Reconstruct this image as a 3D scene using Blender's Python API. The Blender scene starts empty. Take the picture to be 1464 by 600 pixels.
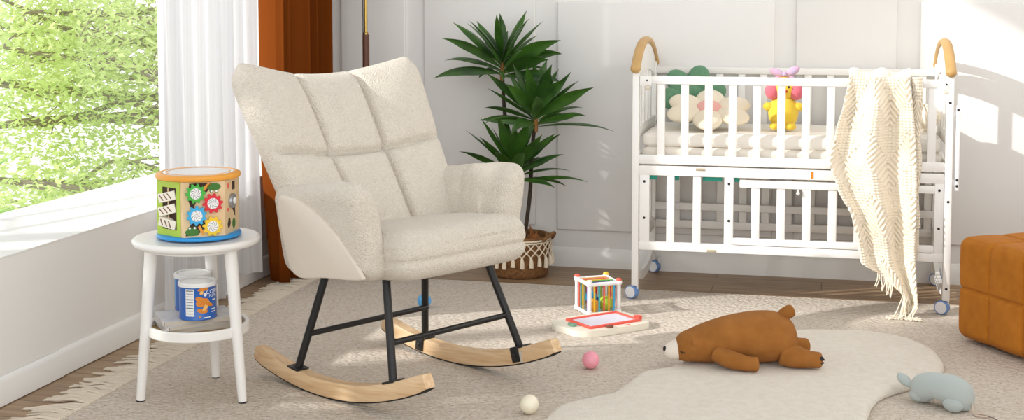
import bpy, bmesh, math, random
from mathutils import Vector, Matrix, noise
random.seed(7)
PI = math.pi
C = bpy.context.scene.collection
V = Vector

# ---------------------------------------------------------------- colour / materials
def lin(c):
    return tuple((x/255/12.92 if x/255 <= .04045 else ((x/255+.055)/1.055)**2.4) for x in c)
M = {}
def mat(name, col, rough=.55, var=None, bump=None, metal=0., sheen=0., spec=.5, coat=0., trans=0.):
    """col sRGB; var=(scale, second sRGB, contrast); bump=(kind, scale, strength, distance)"""
    m = bpy.data.materials.new(name); m.use_nodes = True
    nt = m.node_tree; N = nt.nodes; L = nt.links
    b = N['Principled BSDF']
    b.inputs['Base Color'].default_value = (*lin(col), 1)
    b.inputs['Roughness'].default_value = rough
    b.inputs['Metallic'].default_value = metal
    b.inputs['Specular IOR Level'].default_value = spec
    if sheen:
        b.inputs['Sheen Weight'].default_value = sheen; b.inputs['Sheen Roughness'].default_value = .6
    if coat:
        b.inputs['Coat Weight'].default_value = coat; b.inputs['Coat Roughness'].default_value = .12
    tc = N.new('ShaderNodeTexCoord')
    if var:
        n = N.new('ShaderNodeTexNoise'); n.inputs['Scale'].default_value = var[0]; n.inputs['Detail'].default_value = 4
        r = N.new('ShaderNodeValToRGB')
        w = .5/max(var[2], .01)
        r.color_ramp.elements[0].position = max(0, .5-w*.5); r.color_ramp.elements[1].position = min(1, .5+w*.5)
        r.color_ramp.elements[0].color = (*lin(var[1]), 1); r.color_ramp.elements[1].color = (*lin(col), 1)
        L.new(tc.outputs['Object'], n.inputs['Vector']); L.new(n.outputs['Fac'], r.inputs['Fac']); L.new(r.outputs['Color'], b.inputs['Base Color'])
    if bump:
        kind, sc, st, di = bump
        if kind == 'noise':
            t = N.new('ShaderNodeTexNoise'); t.inputs['Detail'].default_value = 3; out = 'Fac'
        else:
            t = N.new('ShaderNodeTexVoronoi'); out = 'Distance'
        t.inputs['Scale'].default_value = sc
        bp = N.new('ShaderNodeBump'); bp.inputs['Strength'].default_value = st; bp.inputs['Distance'].default_value = di
        if kind == 'voronoi': bp.invert = True
        L.new(tc.outputs['Object'], t.inputs['Vector']); L.new(t.outputs[out], bp.inputs['Height']); L.new(bp.outputs['Normal'], b.inputs['Normal'])
    if trans:
        tr = N.new('ShaderNodeBsdfTranslucent'); tr.inputs['Color'].default_value = (*lin(col), 1)
        mx = N.new('ShaderNodeMixShader'); mx.inputs[0].default_value = trans
        o = N['Material Output']
        L.new(b.outputs[0], mx.inputs[1]); L.new(tr.outputs[0], mx.inputs[2]); L.new(mx.outputs[0], o.inputs['Surface'])
    M[name] = m
    return m

mat('wall_paint', (233,231,228), .8, bump=('noise', 160, .04, .002))
mat('trim_paint', (241,240,236), .5)
mat('side_wall_paint', (240,238,234), .8, bump=('noise', 160, .04, .002))
mat('white_lacquer', (245,243,239), .35, coat=.15)
mat('white_metal', (242,242,242), .3, coat=.2)
mat('black_metal', (22,22,23), .4)
mat('black_rubber', (28,26,25), .8)
mat('dark_bolt', (55,52,50), .4, metal=.6)
mat('boucle', (232,223,209), .95, var=(120,(222,212,197),.8), bump=('voronoi', 230, .8, .005), sheen=.2)
mat('flat_weave', (229,219,206), .95, bump=('noise', 420, .35, .003))
mat('light_wood', (228,194,152), .5)
mat('gold_wood', (206,166,104), .45, var=(14,(190,150,92),1.))
mat('dark_wood', (96,58,40), .45)
mat('brass', (190,160,90), .25, metal=1.)
mat('brown_velvet', (120,60,18), .95, spec=.05)
mat('ottoman_velvet', (190,120,36), .8, var=(30,(170,102,28),.8), bump=('noise', 240, .25, .003), sheen=.03, spec=.15)
mat('fur', (241,234,221), .95, var=(40,(231,221,205),1.), bump=('noise', 260, .8, .006), sheen=.3)
mat('bear_plush', (166,110,54), .9, var=(26,(148,94,42),.9), bump=('noise', 500, .25, .002), sheen=.03, spec=.15)
mat('bear_muzzle', (236,226,212), .9, sheen=.2)
mat('black_plush', (24,20,18), .6)
mat('grey_plush', (178,187,184), .92, bump=('noise', 400, .3, .002), sheen=.25)
mat('green_plush', (104,150,116), .92, var=(60,(84,132,100),.9), bump=('noise', 380, .3, .002), sheen=.2)
mat('cream_plush', (240,228,204), .92, bump=('noise', 380, .3, .002), sheen=.2)
mat('pink_plush', (240,178,168), .92, sheen=.2)
mat('yellow_plush', (240,205,60), .92, bump=('noise', 300, .5, .003), sheen=.2)
mat('rose_plush', (226,112,128), .92, bump=('noise', 300, .5, .003), sheen=.2)
mat('bow_fabric', (226,160,172), .85, var=(40,(190,180,215),1.2))
mat('red_felt', (205,50,40), .8)
mat('mattress_fabric', (240,234,224), .9, bump=('noise', 200, .2, .002))
mat('mattress_side', (232,224,212), .9)
mat('teal_board', (40,160,140), .6)
mat('inner_board', (226,216,200), .7)
mat('knit', (243,232,212), .95, bump=('noise', 380, .35, .002), sheen=.15)
mat('rattan', (206,176,120), .7, var=(200,(150,118,70),1.6), bump=('voronoi', 160, .6, .003))
mat('basket_weave', (150,106,62), .8, var=(90,(104,68,36),1.2), bump=('noise', 120, .6, .004))
mat('macrame', (240,226,202), .9, bump=('noise', 300, .4, .002))
mat('moss', (150,92,46), .95, bump=('noise', 90, .8, .006))
mat('trunk', (72,58,44), .85, var=(70,(44,36,28),1.2), bump=('noise', 90, .6, .004))
mat('trunk_top', (150,104,52), .8)
mat('leaf', (74,118,40), .32, var=(9,(28,60,22),1.3), trans=.15)
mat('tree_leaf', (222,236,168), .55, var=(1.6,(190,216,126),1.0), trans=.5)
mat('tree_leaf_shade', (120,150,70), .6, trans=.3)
mat('palm_leaf', (150,196,92), .5, trans=.35)
mat('bark', (168,158,138), .9, var=(12,(134,124,106),1.2))
mat('toy_wood', (234,208,166), .55, var=(24,(224,192,146),.8))
mat('toy_orange', (238,164,58), .4)
mat('toy_blue', (38,150,220), .35)
mat('toy_skyblue', (60,175,225), .4)
mat('toy_green', (72,180,66), .4)
mat('toy_lime', (176,206,66), .45)
mat('toy_darkgreen', (62,120,40), .5)
mat('toy_red', (220,40,56), .4)
mat('toy_yellow', (244,204,50), .4)
mat('toy_coral', (240,96,80), .4)
mat('toy_teal', (60,185,190), .4)
mat('toy_purple', (70,60,140), .4)
mat('toy_brown', (124,76,62), .5)
mat('toy_white', (246,244,242), .35)
mat('toy_cream', (244,238,222), .4)
mat('toy_sage', (120,160,134), .5)
mat('toy_dark', (62,40,26), .7)
mat('toy_navy', (40,60,120), .5)
mat('toy_silver', (170,172,174), .3, metal=.7)
mat('screen', (226,226,240), .4)
mat('ball_pink', (244,160,176), .35, coat=.2)
mat('ball_blue', (88,176,236), .35, coat=.2)
mat('ball_cream', (248,240,216), .35, coat=.2)
mat('tin_blue', (28,96,182), .3, coat=.3)
mat('tin_lid', (232,232,230), .25, coat=.2)
mat('tin_lightblue', (70,150,215), .35)
mat('label_white', (240,240,238), .5)
mat('label_grey', (120,124,130), .5)
mat('label_text', (236,238,244), .4)
mat('snack', (232,150,52), .6, var=(300,(206,116,30),1.))
mat('snack_light', (244,190,110), .6)
mat('paper', (232,228,222), .7, var=(18,(206,204,206),1.4))
mat('paper_edge', (206,196,180), .8, bump=('noise', 600, .5, .002))
mat('paper_print', (150,150,160), .6, var=(30,(226,220,214),2.))
mat('hinge', (196,184,160), .4, metal=.5)
mat('sticker_orange', (226,128,30), .5)
mat('caster_white', (238,238,240), .4)
mat('caster_blue', (112,146,200), .4)
mat('grey_cord', (120,104,98), .7)
mat('beige_silicone', (206,186,170), .5)

# rug: woven rows with dark flecks
def rug_mat():
    m = bpy.data.materials.new('rug_wool'); m.use_nodes = True
    nt = m.node_tree; N = nt.nodes; L = nt.links; b = N['Principled BSDF']; b.inputs['Roughness'].default_value = .95
    b.inputs['Specular IOR Level'].default_value = .1
    tc = N.new('ShaderNodeTexCoord')
    mp = N.new('ShaderNodeMapping'); mp.inputs['Scale'].default_value = (62, 92, 1)
    L.new(tc.outputs['Object'], mp.inputs['Vector'])
    v = N.new('ShaderNodeTexVoronoi'); v.inputs['Scale'].default_value = 1.0; L.new(mp.outputs['Vector'], v.inputs['Vector'])
    n = N.new('ShaderNodeTexNoise'); n.inputs['Scale'].default_value = 1.6; n.inputs['Detail'].default_value = 2; L.new(mp.outputs['Vector'], n.inputs['Vector'])
    r = N.new('ShaderNodeValToRGB'); e = r.color_ramp.elements
    e[0].position = .30; e[0].color = (*lin((176,160,144)), 1); e[1].position = .44; e[1].color = (*lin((220,211,200)), 1)
    L.new(n.outputs['Fac'], r.inputs['Fac'])
    r2 = N.new('ShaderNodeValToRGB'); e = r2.color_ramp.elements
    e[0].position = .1; e[0].color = (1,1,1,1); e[1].position = .85; e[1].color = (*lin((236,231,225)), 1)
    L.new(v.outputs['Distance'], r2.inputs['Fac'])
    mx = N.new('ShaderNodeMixRGB'); mx.blend_type = 'MULTIPLY'; mx.inputs[0].default_value = 1
    L.new(r.outputs['Color'], mx.inputs[1]); L.new(r2.outputs['Color'], mx.inputs[2]); L.new(mx.outputs['Color'], b.inputs['Base Color'])
    bp = N.new('ShaderNodeBump'); bp.invert = True; bp.inputs['Strength'].default_value = .7; bp.inputs['Distance'].default_value = .006
    L.new(v.outputs['Distance'], bp.inputs['Height']); L.new(bp.outputs['Normal'], b.inputs['Normal'])
    M['rug_wool'] = m
rug_mat()
mat('rug_fringe', (222,210,192), .95)

def floor_mat():
    m = bpy.data.materials.new('oak_floor'); m.use_nodes = True
    nt = m.node_tree; N = nt.nodes; L = nt.links; b = N['Principled BSDF']; b.inputs['Roughness'].default_value = .42
    tc = N.new('ShaderNodeTexCoord')
    br = N.new('ShaderNodeTexBrick'); br.inputs['Scale'].default_value = 1; br.inputs['Brick Width'].default_value = 1.15; br.inputs['Row Height'].default_value = .145
    br.inputs['Mortar Size'].default_value = .0022; br.inputs['Color1'].default_value = (*lin((176,148,116)), 1); br.inputs['Color2'].default_value = (*lin((156,128,98)), 1)
    br.inputs['Mortar'].default_value = (*lin((96,76,58)), 1); br.offset = .37
    L.new(tc.outputs['Object'], br.inputs['Vector'])
    mp = N.new('ShaderNodeMapping'); mp.inputs['Scale'].default_value = (3, 46, 1); L.new(tc.outputs['Object'], mp.inputs['Vector'])
    n = N.new('ShaderNodeTexNoise'); n.inputs['Scale'].default_value = 1; n.inputs['Detail'].default_value = 5; n.inputs['Distortion'].default_value = 1.2
    L.new(mp.outputs['Vector'], n.inputs['Vector'])
    r = N.new('ShaderNodeValToRGB'); e = r.color_ramp.elements; e[0].position = .3; e[0].color = (*lin((214,206,198)), 1); e[1].position = .65; e[1].color = (1,1,1,1)
    L.new(n.outputs['Fac'], r.inputs['Fac'])
    mx = N.new('ShaderNodeMixRGB'); mx.blend_type = 'MULTIPLY'; mx.inputs[0].default_value = 1
    L.new(br.outputs['Color'], mx.inputs[1]); L.new(r.outputs['Color'], mx.inputs[2]); L.new(mx.outputs['Color'], b.inputs['Base Color'])
    M['oak_floor'] = m
floor_mat()

def wood_grain(name, c1, c2, axis_scale):
    m = M[name]; nt = m.node_tree; N = nt.nodes; L = nt.links; b = N['Principled BSDF']
    tc = N.new('ShaderNodeTexCoord'); mp = N.new('ShaderNodeMapping'); mp.inputs['Scale'].default_value = axis_scale
    n = N.new('ShaderNodeTexNoise'); n.inputs['Scale'].default_value = 1; n.inputs['Detail'].default_value = 5; n.inputs['Distortion'].default_value = .8
    r = N.new('ShaderNodeValToRGB'); e = r.color_ramp.elements
    e[0].position = .3; e[0].color = (*lin(c2), 1); e[1].position = .62; e[1].color = (*lin(c1), 1)
    L.new(tc.outputs['Object'], mp.inputs['Vector']); L.new(mp.outputs['Vector'], n.inputs['Vector']); L.new(n.outputs['Fac'], r.inputs['Fac']); L.new(r.outputs['Color'], b.inputs['Base Color'])
wood_grain('light_wood', (234,204,164), (212,172,126), (6, 70, 70))

def sheer_mat():
    m = bpy.data.materials.new('sheer_voile'); m.use_nodes = True
    nt = m.node_tree; N = nt.nodes; L = nt.links; N.remove(N['Principled BSDF']); o = N['Material Output']
    d = N.new('ShaderNodeBsdfDiffuse'); d.inputs['Color'].default_value = (.88,.88,.89,1)
    t = N.new('ShaderNodeBsdfTranslucent'); t.inputs['Color'].default_value = (.72,.72,.73,1)
    tr = N.new('ShaderNodeBsdfTransparent')
    m1 = N.new('ShaderNodeMixShader'); m1.inputs[0].default_value = .55
    m2 = N.new('ShaderNodeMixShader')
    tc = N.new('ShaderNodeTexCoord'); w = N.new('ShaderNodeTexWave'); w.bands_direction = 'Y'; w.inputs['Scale'].default_value = 46; w.inputs['Distortion'].default_value = .3
    mr = N.new('ShaderNodeMapRange'); mr.inputs['To Min'].default_value = .03; mr.inputs['To Max'].default_value = .09
    L.new(tc.outputs['Object'], w.inputs['Vector']); L.new(w.outputs['Fac'], mr.inputs['Value']); L.new(mr.outputs[0], m2.inputs[0])
    L.new(d.outputs[0], m1.inputs[1]); L.new(t.outputs[0], m1.inputs[2]); L.new(m1.outputs[0], m2.inputs[1]); L.new(tr.outputs[0], m2.inputs[2]); L.new(m2.outputs[0], o.inputs['Surface'])
    M['sheer_voile'] = m
sheer_mat()
def glass_mat():
    m = bpy.data.materials.new('window_glass'); m.use_nodes = True
    nt = m.node_tree; N = nt.nodes; L = nt.links; N.remove(N['Principled BSDF']); o = N['Material Output']
    tr = N.new('ShaderNodeBsdfTransparent'); g = N.new('ShaderNodeBsdfGlossy'); g.inputs['Roughness'].default_value = .02
    mx = N.new('ShaderNodeMixShader'); mx.inputs[0].default_value = .035; L.new(tr.outputs[0], mx.inputs[1]); L.new(g.outputs[0], mx.inputs[2]); L.new(mx.outputs[0], o.inputs['Surface'])
    M['window_glass'] = m
glass_mat()

# ---------------------------------------------------------------- mesh helpers
def G(): return bmesh.new()
def skin(bm, rings, cap=True, loop=False):
    vs = [[bm.verts.new(p) for p in r] for r in rings]
    n = len(vs[0]); m = len(vs)
    for i in range(m if loop else m-1):
        a, b = vs[i], vs[(i+1) % m]
        for j in range(n):
            bm.faces.new((a[j], a[(j+1) % n], b[(j+1) % n], b[j]))
    if cap and not loop:
        bm.faces.new(list(reversed(vs[0]))); bm.faces.new(vs[-1])
def frames(pts):
    pts = [V(p) for p in pts]; out = []; t0 = None; up = None
    for i, p in enumerate(pts):
        t = (pts[min(i+1, len(pts)-1)]-pts[max(i-1, 0)]).normalized()
        if up is None:
            ref = V((0,0,1)) if abs(t.z) < .9 else V((1,0,0))
            up = (ref - t*ref.dot(t)).normalized()
        else:
            up = (up - t*up.dot(t)).normalized()
        out.append((p, t, t.cross(up), up))
    return out
def tube(bm, pts, r, n=10, cap=True, flat=1.):
    k = len(pts)
    rs = r if isinstance(r, (list, tuple)) else [r]*k
    rings = []
    for (p, t, s, u), rr in zip(frames(pts), rs):
        rings.append([p + s*math.cos(2*PI*j/n)*rr + u*math.sin(2*PI*j/n)*rr*flat for j in range(n)])
    skin(bm, rings, cap)
def bar(bm, pts, w, h):
    """square-section sweep: w along the side vector, h along up"""
    rings = []
    for p, t, s, u in frames(pts):
        rings.append([p+s*a*w/2+u*b*h/2 for a, b in ((-1,-1),(1,-1),(1,1),(-1,1))])
    skin(bm, rings)
def box(bm, c, s, rot=None, bev=0., seg=2):
    r = bmesh.ops.create_cube(bm, size=1)
    vs = r['verts']
    mt = Matrix.Translation(V(c)) @ (rot.to_4x4() if rot is not None else Matrix.Identity(4)) @ Matrix.Diagonal((*s, 1))
    bmesh.ops.transform(bm, matrix=mt, verts=vs)
    if bev > 0:
        es = list({e for v in vs for e in v.link_edges})
        bmesh.ops.bevel(bm, geom=es, offset=min(bev, min(s)*.45), segments=seg, affect='EDGES', profile=.5)
def bx(bm, x0, x1, y0, y1, z0, z1, bev=0.):
    box(bm, ((x0+x1)/2, (y0+y1)/2, (z0+z1)/2), (abs(x1-x0), abs(y1-y0), abs(z1-z0)), None, bev)
def lathe(bm, prof, n=32, c=(0,0,0), cap=True):
    rings = [[V((c[0]+r*math.cos(2*PI*j/n), c[1]+r*math.sin(2*PI*j/n), c[2]+z)) for j in range(n)] for r, z in prof]
    skin(bm, rings, cap)
def ell(bm, c, r, rot=None, n=20, m=12):
    q = bmesh.ops.create_uvsphere(bm, u_segments=n, v_segments=m, radius=1)
    rr = (r, r, r) if not isinstance(r, (list, tuple)) else r
    mt = Matrix.Translation(V(c)) @ (rot.to_4x4() if rot is not None else Matrix.Identity(4)) @ Matrix.Diagonal((*rr, 1))
    bmesh.ops.transform(bm, matrix=mt, verts=q['verts'])
def grid(bm, f, nu, nv, wrap=False):
    vs = [[bm.verts.new(f(i/(nu-1) if not wrap else i/nu, j/(nv-1))) for j in range(nv)] for i in range(nu)]
    for i in range(nu if wrap else nu-1):
        for j in range(nv-1):
            bm.faces.new((vs[i][j], vs[(i+1) % nu][j], vs[(i+1) % nu][j+1], vs[i][j+1]))
    return vs
def prism(bm, poly, mt, d, bev=0.):
    """poly in local xy, extruded along local z from 0 to d, then mt"""
    a = [bm.verts.new(mt @ V((x, y, 0))) for x, y in poly]; b = [bm.verts.new(mt @ V((x, y, d))) for x, y in poly]
    n = len(poly); fs = [bm.faces.new(list(reversed(a))), bm.faces.new(b)]
    for i in range(n): bm.faces.new((a[i], a[(i+1) % n], b[(i+1) % n], b[i]))
    if bev:
        es = [e for e in fs[1].edges]
        bmesh.ops.bevel(bm, geom=es, offset=bev, segments=2, affect='EDGES', profile=.5)
def rbox(bm, half, r, n=16, disp=None, c=(0,0,0)):
    """rounded box: every face a grid, displaced along its normal"""
    hx, hy, hz = half; inner = V((hx-r, hy-r, hz-r)); start = len(bm.verts)
    def pt(ax, sg, a, b):
        p = [0,0,0]; p[ax] = sg; p[(ax+1) % 3] = a; p[(ax+2) % 3] = b
        q = V((p[0]*hx, p[1]*hy, p[2]*hz))
        k = V(tuple(max(-inner[i], min(inner[i], q[i])) for i in range(3)))
        d = (q-k)
        nn = d.normalized() if d.length > 1e-9 else V((0,0,0))
        w = k+nn*r
        if disp: w = w + nn*disp(w, nn)
        return w+V(c)
    for ax in range(3):
        for sg in (-1, 1):
            vs = grid(bm, lambda u, v: pt(ax, sg, (2*u-1)*(1 if sg > 0 else -1), 2*v-1), n, n)
    bm.verts.ensure_lookup_table()
    bmesh.ops.remove_doubles(bm, verts=bm.verts[start:], dist=1e-5)
def spline(pts, n, closed=False):
    P = [V(p) for p in pts]; k = len(P); out = []
    segs = k if closed else k-1
    for s in range(segs):
        p0 = P[(s-1) % k] if closed or s > 0 else P[0]; p1 = P[s]; p2 = P[(s+1) % k]; p3 = P[(s+2) % k] if closed or s+2 < k else P[-1]
        for i in range(n):
            t = i/n
            out.append(.5*((2*p1)+(-p0+p2)*t+(2*p0-5*p1+4*p2-p3)*t*t+(-p0+3*p1-3*p2+p3)*t**3))
    if not closed: out.append(P[-1].copy())
    return out
def lerp_list(xs, ys, x):
    if x <= xs[0]: return ys[0]
    for i in range(len(xs)-1):
        if x <= xs[i+1]:
            t = (x-xs[i])/(xs[i+1]-xs[i]); t = t*t*(3-2*t)*.5+t*.5
            return ys[i]+(ys[i+1]-ys[i])*t
    return ys[-1]

def obj(name, bm, m, parent=None, loc=None, smooth=True, ang=40, world=False, solid=0.):
    bmesh.ops.recalc_face_normals(bm, faces=bm.faces[:])
    if world and parent is not None:
        bm.transform(wm(parent).inverted())
    me = bpy.data.meshes.new(name); bm.to_mesh(me); bm.free()
    me.materials.append(M[m])
    if smooth:
        me.shade_smooth()
        if ang < 180: me.set_sharp_from_angle(angle=math.radians(ang))
    o = bpy.data.objects.new(name, me); C.objects.link(o)
    if parent is not None: o.parent = parent
    if loc is not None: o.location = loc
    if solid:
        s = o.modifiers.new('s', 'SOLIDIFY'); s.thickness = solid; s.offset = 0
    return o
def wm(o):
    m = o.matrix_basis
    return (wm(o.parent) @ m) if o.parent else m.copy()
def thing(name, label, cat, loc=(0,0,0), rot=(0,0,0), group=None):
    o = bpy.data.objects.new(name, None); C.objects.link(o); o.empty_display_size = .05
    o.location = loc; o.rotation_euler = rot
    return tag(o, label, cat, group)
def tag(o, label, cat, group=None, kind=None):
    o['label'] = label; o['category'] = cat
    if group: o['group'] = group
    if kind: o['kind'] = kind
    return o
def struct(name, bm, m, label=None, smooth=True):
    o = obj(name, bm, m, smooth=smooth, ang=30); o['kind'] = 'structure'
    if label: o['label'] = label
    return o
def RZ(a): return Matrix.Rotation(a, 3, 'Z')
def RX(a): return Matrix.Rotation(a, 3, 'X')
def RY(a): return Matrix.Rotation(a, 3, 'Y')
def text_bm(s, size, depth=.0008):
    cu = bpy.data.curves.new('t', 'FONT'); cu.body = s; cu.size = size; cu.extrude = depth; cu.align_x = 'CENTER'; cu.align_y = 'CENTER'
    o = bpy.data.objects.new('t', cu); C.objects.link(o)
    dg = bpy.context.evaluated_depsgraph_get(); dg.update()
    me = bpy.data.meshes.new_from_object(o.evaluated_get(dg))
    bm = G(); bm.from_mesh(me)
    bpy.data.objects.remove(o); bpy.data.curves.remove(cu); bpy.data.meshes.remove(me)
    return bm

XW, YB = -2.27, 5.60
# ================================================================ SETTING
b = G(); bx(b, -2.8, 4.2, -1.2, YB+.1, -.08, 0); struct('floor', b, 'oak_floor', 'oak plank floor', False)
b = G(); bx(b, -2.8, 4.2, YB, YB+.12, 0, 3.2); struct('wall_back', b, 'wall_paint', 'white panelled back wall', False)
b = G(); bx(b, 1.75, 1.87, 1.2, YB, 0, 3.2); struct('wall_right_added', b, 'side_wall_paint', 'plain white wall added out of view on the right to darken that side', False)  # unseen wall, added to block sky light coming from the right
b = G()
bx(b, -2.75, XW, -1.2, YB, 0, .419); bx(b, -2.75, XW, -1.2, YB, 3.0, 3.2)
bx(b, -2.75, XW, 5.2, YB, .419, 3.0); bx(b, -2.75, XW, -1.2, 1.4, .419, 3.0)
struct('wall_left', b, 'side_wall_paint', 'white wall under the window', False)
b = G(); bx(b, -2.74, XW+.002, 1.4, 5.2, .417, .4215, .001); struct('trim_1', b, 'trim_paint', 'white window sill', False)
# window: outer frame and one pane
b = G()
bx(b, -2.75, -2.69, 1.4, 5.2, 2.93, 3.0); bx(b, -2.75, -2.69, 1.4, 1.47, .4215, 2.93); bx(b, -2.75, -2.69, 5.13, 5.2, .4215, 2.93)
win = struct('window_1', b, 'trim_paint', 'wide window onto a green tree', False)
b = G(); bx(b, -2.726, -2.720, 1.47, 5.13, .4215, 2.93); obj('pane', b, 'window_glass', win, smooth=False)
# baseboards
def base_profile(bm, p0, p1, nrm, h=.083, dz=0):
    prof = [(0,0),(.016,0),(.016,.052),(.0135,.058),(.0135,.066),(.008,.076),(.004,h),(0,h)]
    rings = []
    for p in (p0, p1): rings.append([V((p[0]+nrm[0]*a, p[1]+nrm[1]*a, z+dz)) for a, z in prof])
    skin(bm, rings)
b = G(); base_profile(b, (-2.25, YB), (1.75, YB), (0,-1)); struct('baseboard_back', b, 'trim_paint')
b = G(); base_profile(b, (XW, 3.575), (XW, 5.58), (1,0), .08, .003); struct('baseboard_left', b, 'trim_paint')
b = G(); base_profile(b, (XW+.003, -1.2), (XW+.003, 3.573), (1,0), .08, .003); struct('baseboard_left.001', b, 'trim_paint')
# raised wall panels
k = 0
for x0, x1, z0, z1 in ((-1.118,-.205,.161,1.143), (.373,1.30,.161,1.143), (-1.715,-1.215,.176,2.3), (-.118,.281,.161,2.3), (-2.1,-1.80,.176,2.3), (1.40,1.70,.161,2.3)):
    k += 1; b = G(); box(b, ((x0+x1)/2, YB-.004, (z0+z1)/2), (x1-x0, .026, z1-z0), None, .007, 3); struct('trim_%d' % (k+1), b, 'wall_paint')

# ================================================================ RUG
ZR = .004
t = thing('area_rug', 'large beige flecked woven rug with a fringed edge along the window wall', 'rug', (0,0,0))
b = G(); bx(b, -2.03, 1.65, 2.2, 5.19, .0002, ZR); obj('rug_field', b, 'rug_wool', t, smooth=False)
b = G(); y = 2.6
while y < 5.17:
    dy = random.uniform(-.05,.03); ln = random.uniform(.10,.15); r = random.uniform(.0035,.006)
    p = [(-2.03+.01, y, .004), (-2.03-ln*.35, y+dy*.3, .006+random.random()*.008), (-2.03-ln*.7, y+dy*.8, .005), (-2.03-ln, y+dy*1.3+random.uniform(-.012,.012), .0035)]
    tube(b, spline(p, 4), [r]*9+[r*.9, r*.8, r*.7, r*.5], 6)
    y += random.uniform(.007,.013)
o = obj('fringe', b, 'rug_fringe', t); o['kind'] = 'stuff'

# ================================================================ SHEEPSKIN RUG
outl = [(-.74,3.30),(-.716,3.446),(-.704,3.55),(-.648,3.635),(-.575,3.715),(-.545,3.85),(-.515,3.945),(-.444,4.02),(-.405,4.12),(-.363,4.312),(-.26,4.476),(-.054,4.583),(.039,4.615),(.155,4.623),(.266,4.572),(.346,4.435),(.367,4.269),(.344,4.129),(.277,4.03),(.172,3.884),(.128,3.707),(.125,3.50),(.15,3.25),(.05,3.05),(-.2,2.98),(-.45,3.0),(-.66,3.12)]
ol = spline([(x, y, 0) for x, y in outl], 8, True)
cx = sum(p.x for p in ol)/len(ol); cy = sum(p.y for p in ol)/len(ol)
prof = [(1.0,.000),(1.012,.006),(1.012,.013),(1.0,.020),(.985,.024),(.965,.026),(.93,.027),(.85,.028),(.7,.028),(.5,.028),(.3,.028),(.1,.028)]
b = G(); rings = []
for k, (s, z) in enumerate(prof):
    ring = []
    for i, p in enumerate(ol):
        q = V((cx, cy, 0)).lerp(p, s)
        w = noise.noise(V((q.x*26, q.y*26, 3)))*.006 + noise.noise(V((q.x*70, q.y*70, 9)))*.003
        d = (p-V((cx, cy, 0))).normalized()
        q = q + d*w*(1 if k < 6 else 0)
        zz = ZR+.001+z + (noise.noise(V((q.x*7, q.y*7, 1)))*.003 if k > 3 else 0)
        ring.append(V((q.x, q.y, max(zz, ZR+.0005))))
    rings.append(ring)
skin(b, rings)
tag(obj('sheepskin_rug', b, 'fur', ang=180), 'cream fluffy wavy-edged sheepskin rug lying on the beige rug under the bear', 'rug')

# ================================================================ ROCKING CHAIR
ch = thing('rocking_chair', 'cream boucle tufted wing-back rocking chair on light wooden rockers', 'rocking chair', (-1.164,3.725,.0122), (0, -math.radians(5), math.radians(-30.5)))
def rock_z(x): return .48*(x+.045)**2
for sy in (-1, 1):
    xs = [-.445+i*(.782/24) for i in range(25)]
    rings = []; strip = []
    for i, x in enumerate(xs):
        e = min(i, 24-i); sh = 1 if e > 0 else .8
        z = rock_z(x); w = .0215*(1 if e > 0 else .8); h = .046*(1 if e > 0 else .85); z0 = z+(0 if e > 0 else .003)
        sl = .96*(x+.045); nx, nz = -sl/math.hypot(1, sl), 1/math.hypot(1, sl)
        ring = []
        for a, bb in ((-1,.12),(-.86,0),(.86,0),(1,.12),(1,.86),(.84,1),(-.84,1),(-1,.86)):
            ring.append(V((x+nx*bb*h, sy*.255+a*w, z0+.004+nz*bb*h)))
        rings.append(ring)
        strip.append([V((x+nx*c, sy*.255+a*w*.8, z0+nz*c)) for a, c in ((-1,0),(1,0),(1,.0045),(-1,.0045))])
    b = G(); skin(b, rings); rk = obj('rocker', b, 'light_wood', ch, ang=35)
    b = G(); skin(b, strip); o = obj('rubber_strip', b, 'black_rubber', rk, smooth=False); o['label'] = 'thin black strip under the rocker'
    if sy > 0:
        b = G(); box(b, (.205, .2325, .052), (.012, .002, .034), RY(-.1)); obj('tape_tag', b, 'paper_edge', rk, smooth=False)
for fx, bz, tx, tz in ((.185, .066, .118, .345), (-.245, .066, -.160, .335)):
    for sy in (-1, 1):
        b = G(); tube(b, spline([(fx, sy*.255, bz+.002), ((fx+tx)/2, sy*.2275, (bz+tz)/2), (tx, sy*.2, tz)], 4), .0118, 12); lg = obj('leg', b, 'black_metal', ch)
        zt = rock_z(fx)+.05
        b = G(); box(b, (fx, sy*.255, zt+.003), (.05, .044, .006), RY(-.96*(fx+.045)), .002)
        if sy > 0:
            box(b, (fx-.003, .2315, zt-.018), (.034, .006, .046), RY(-.96*(fx+.045)), .004); ell(b, (fx-.003, .227, zt-.02), (.006,.003,.006), None, 10, 6)
        obj('bracket', b, 'black_metal', lg)
for x, z in ((.155, .175), (-.205, .172)):
    b = G(); tube(b, [(x, -.236, z), (x, .236, z)], .0088, 12); obj('stretcher', b, 'black_metal', ch)
b = G()
tube(b, spline([(.118,-.2,.335), (.125,-.17,.352), (.125,.17,.352), (.118,.2,.335)], 5), .010, 10)
tube(b, spline([(-.16,-.2,.328), (-.16,-.17,.345), (-.16,.17,.345), (-.16,.2,.328)], 5), .010, 10)
tube(b, [(.12,-.17,.35), (-.16,-.17,.345)], .010, 10); tube(b, [(.12,.17,.35), (-.16,.17,.345)], .010, 10)
obj('seat_frame', b, 'black_metal', ch)
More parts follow.
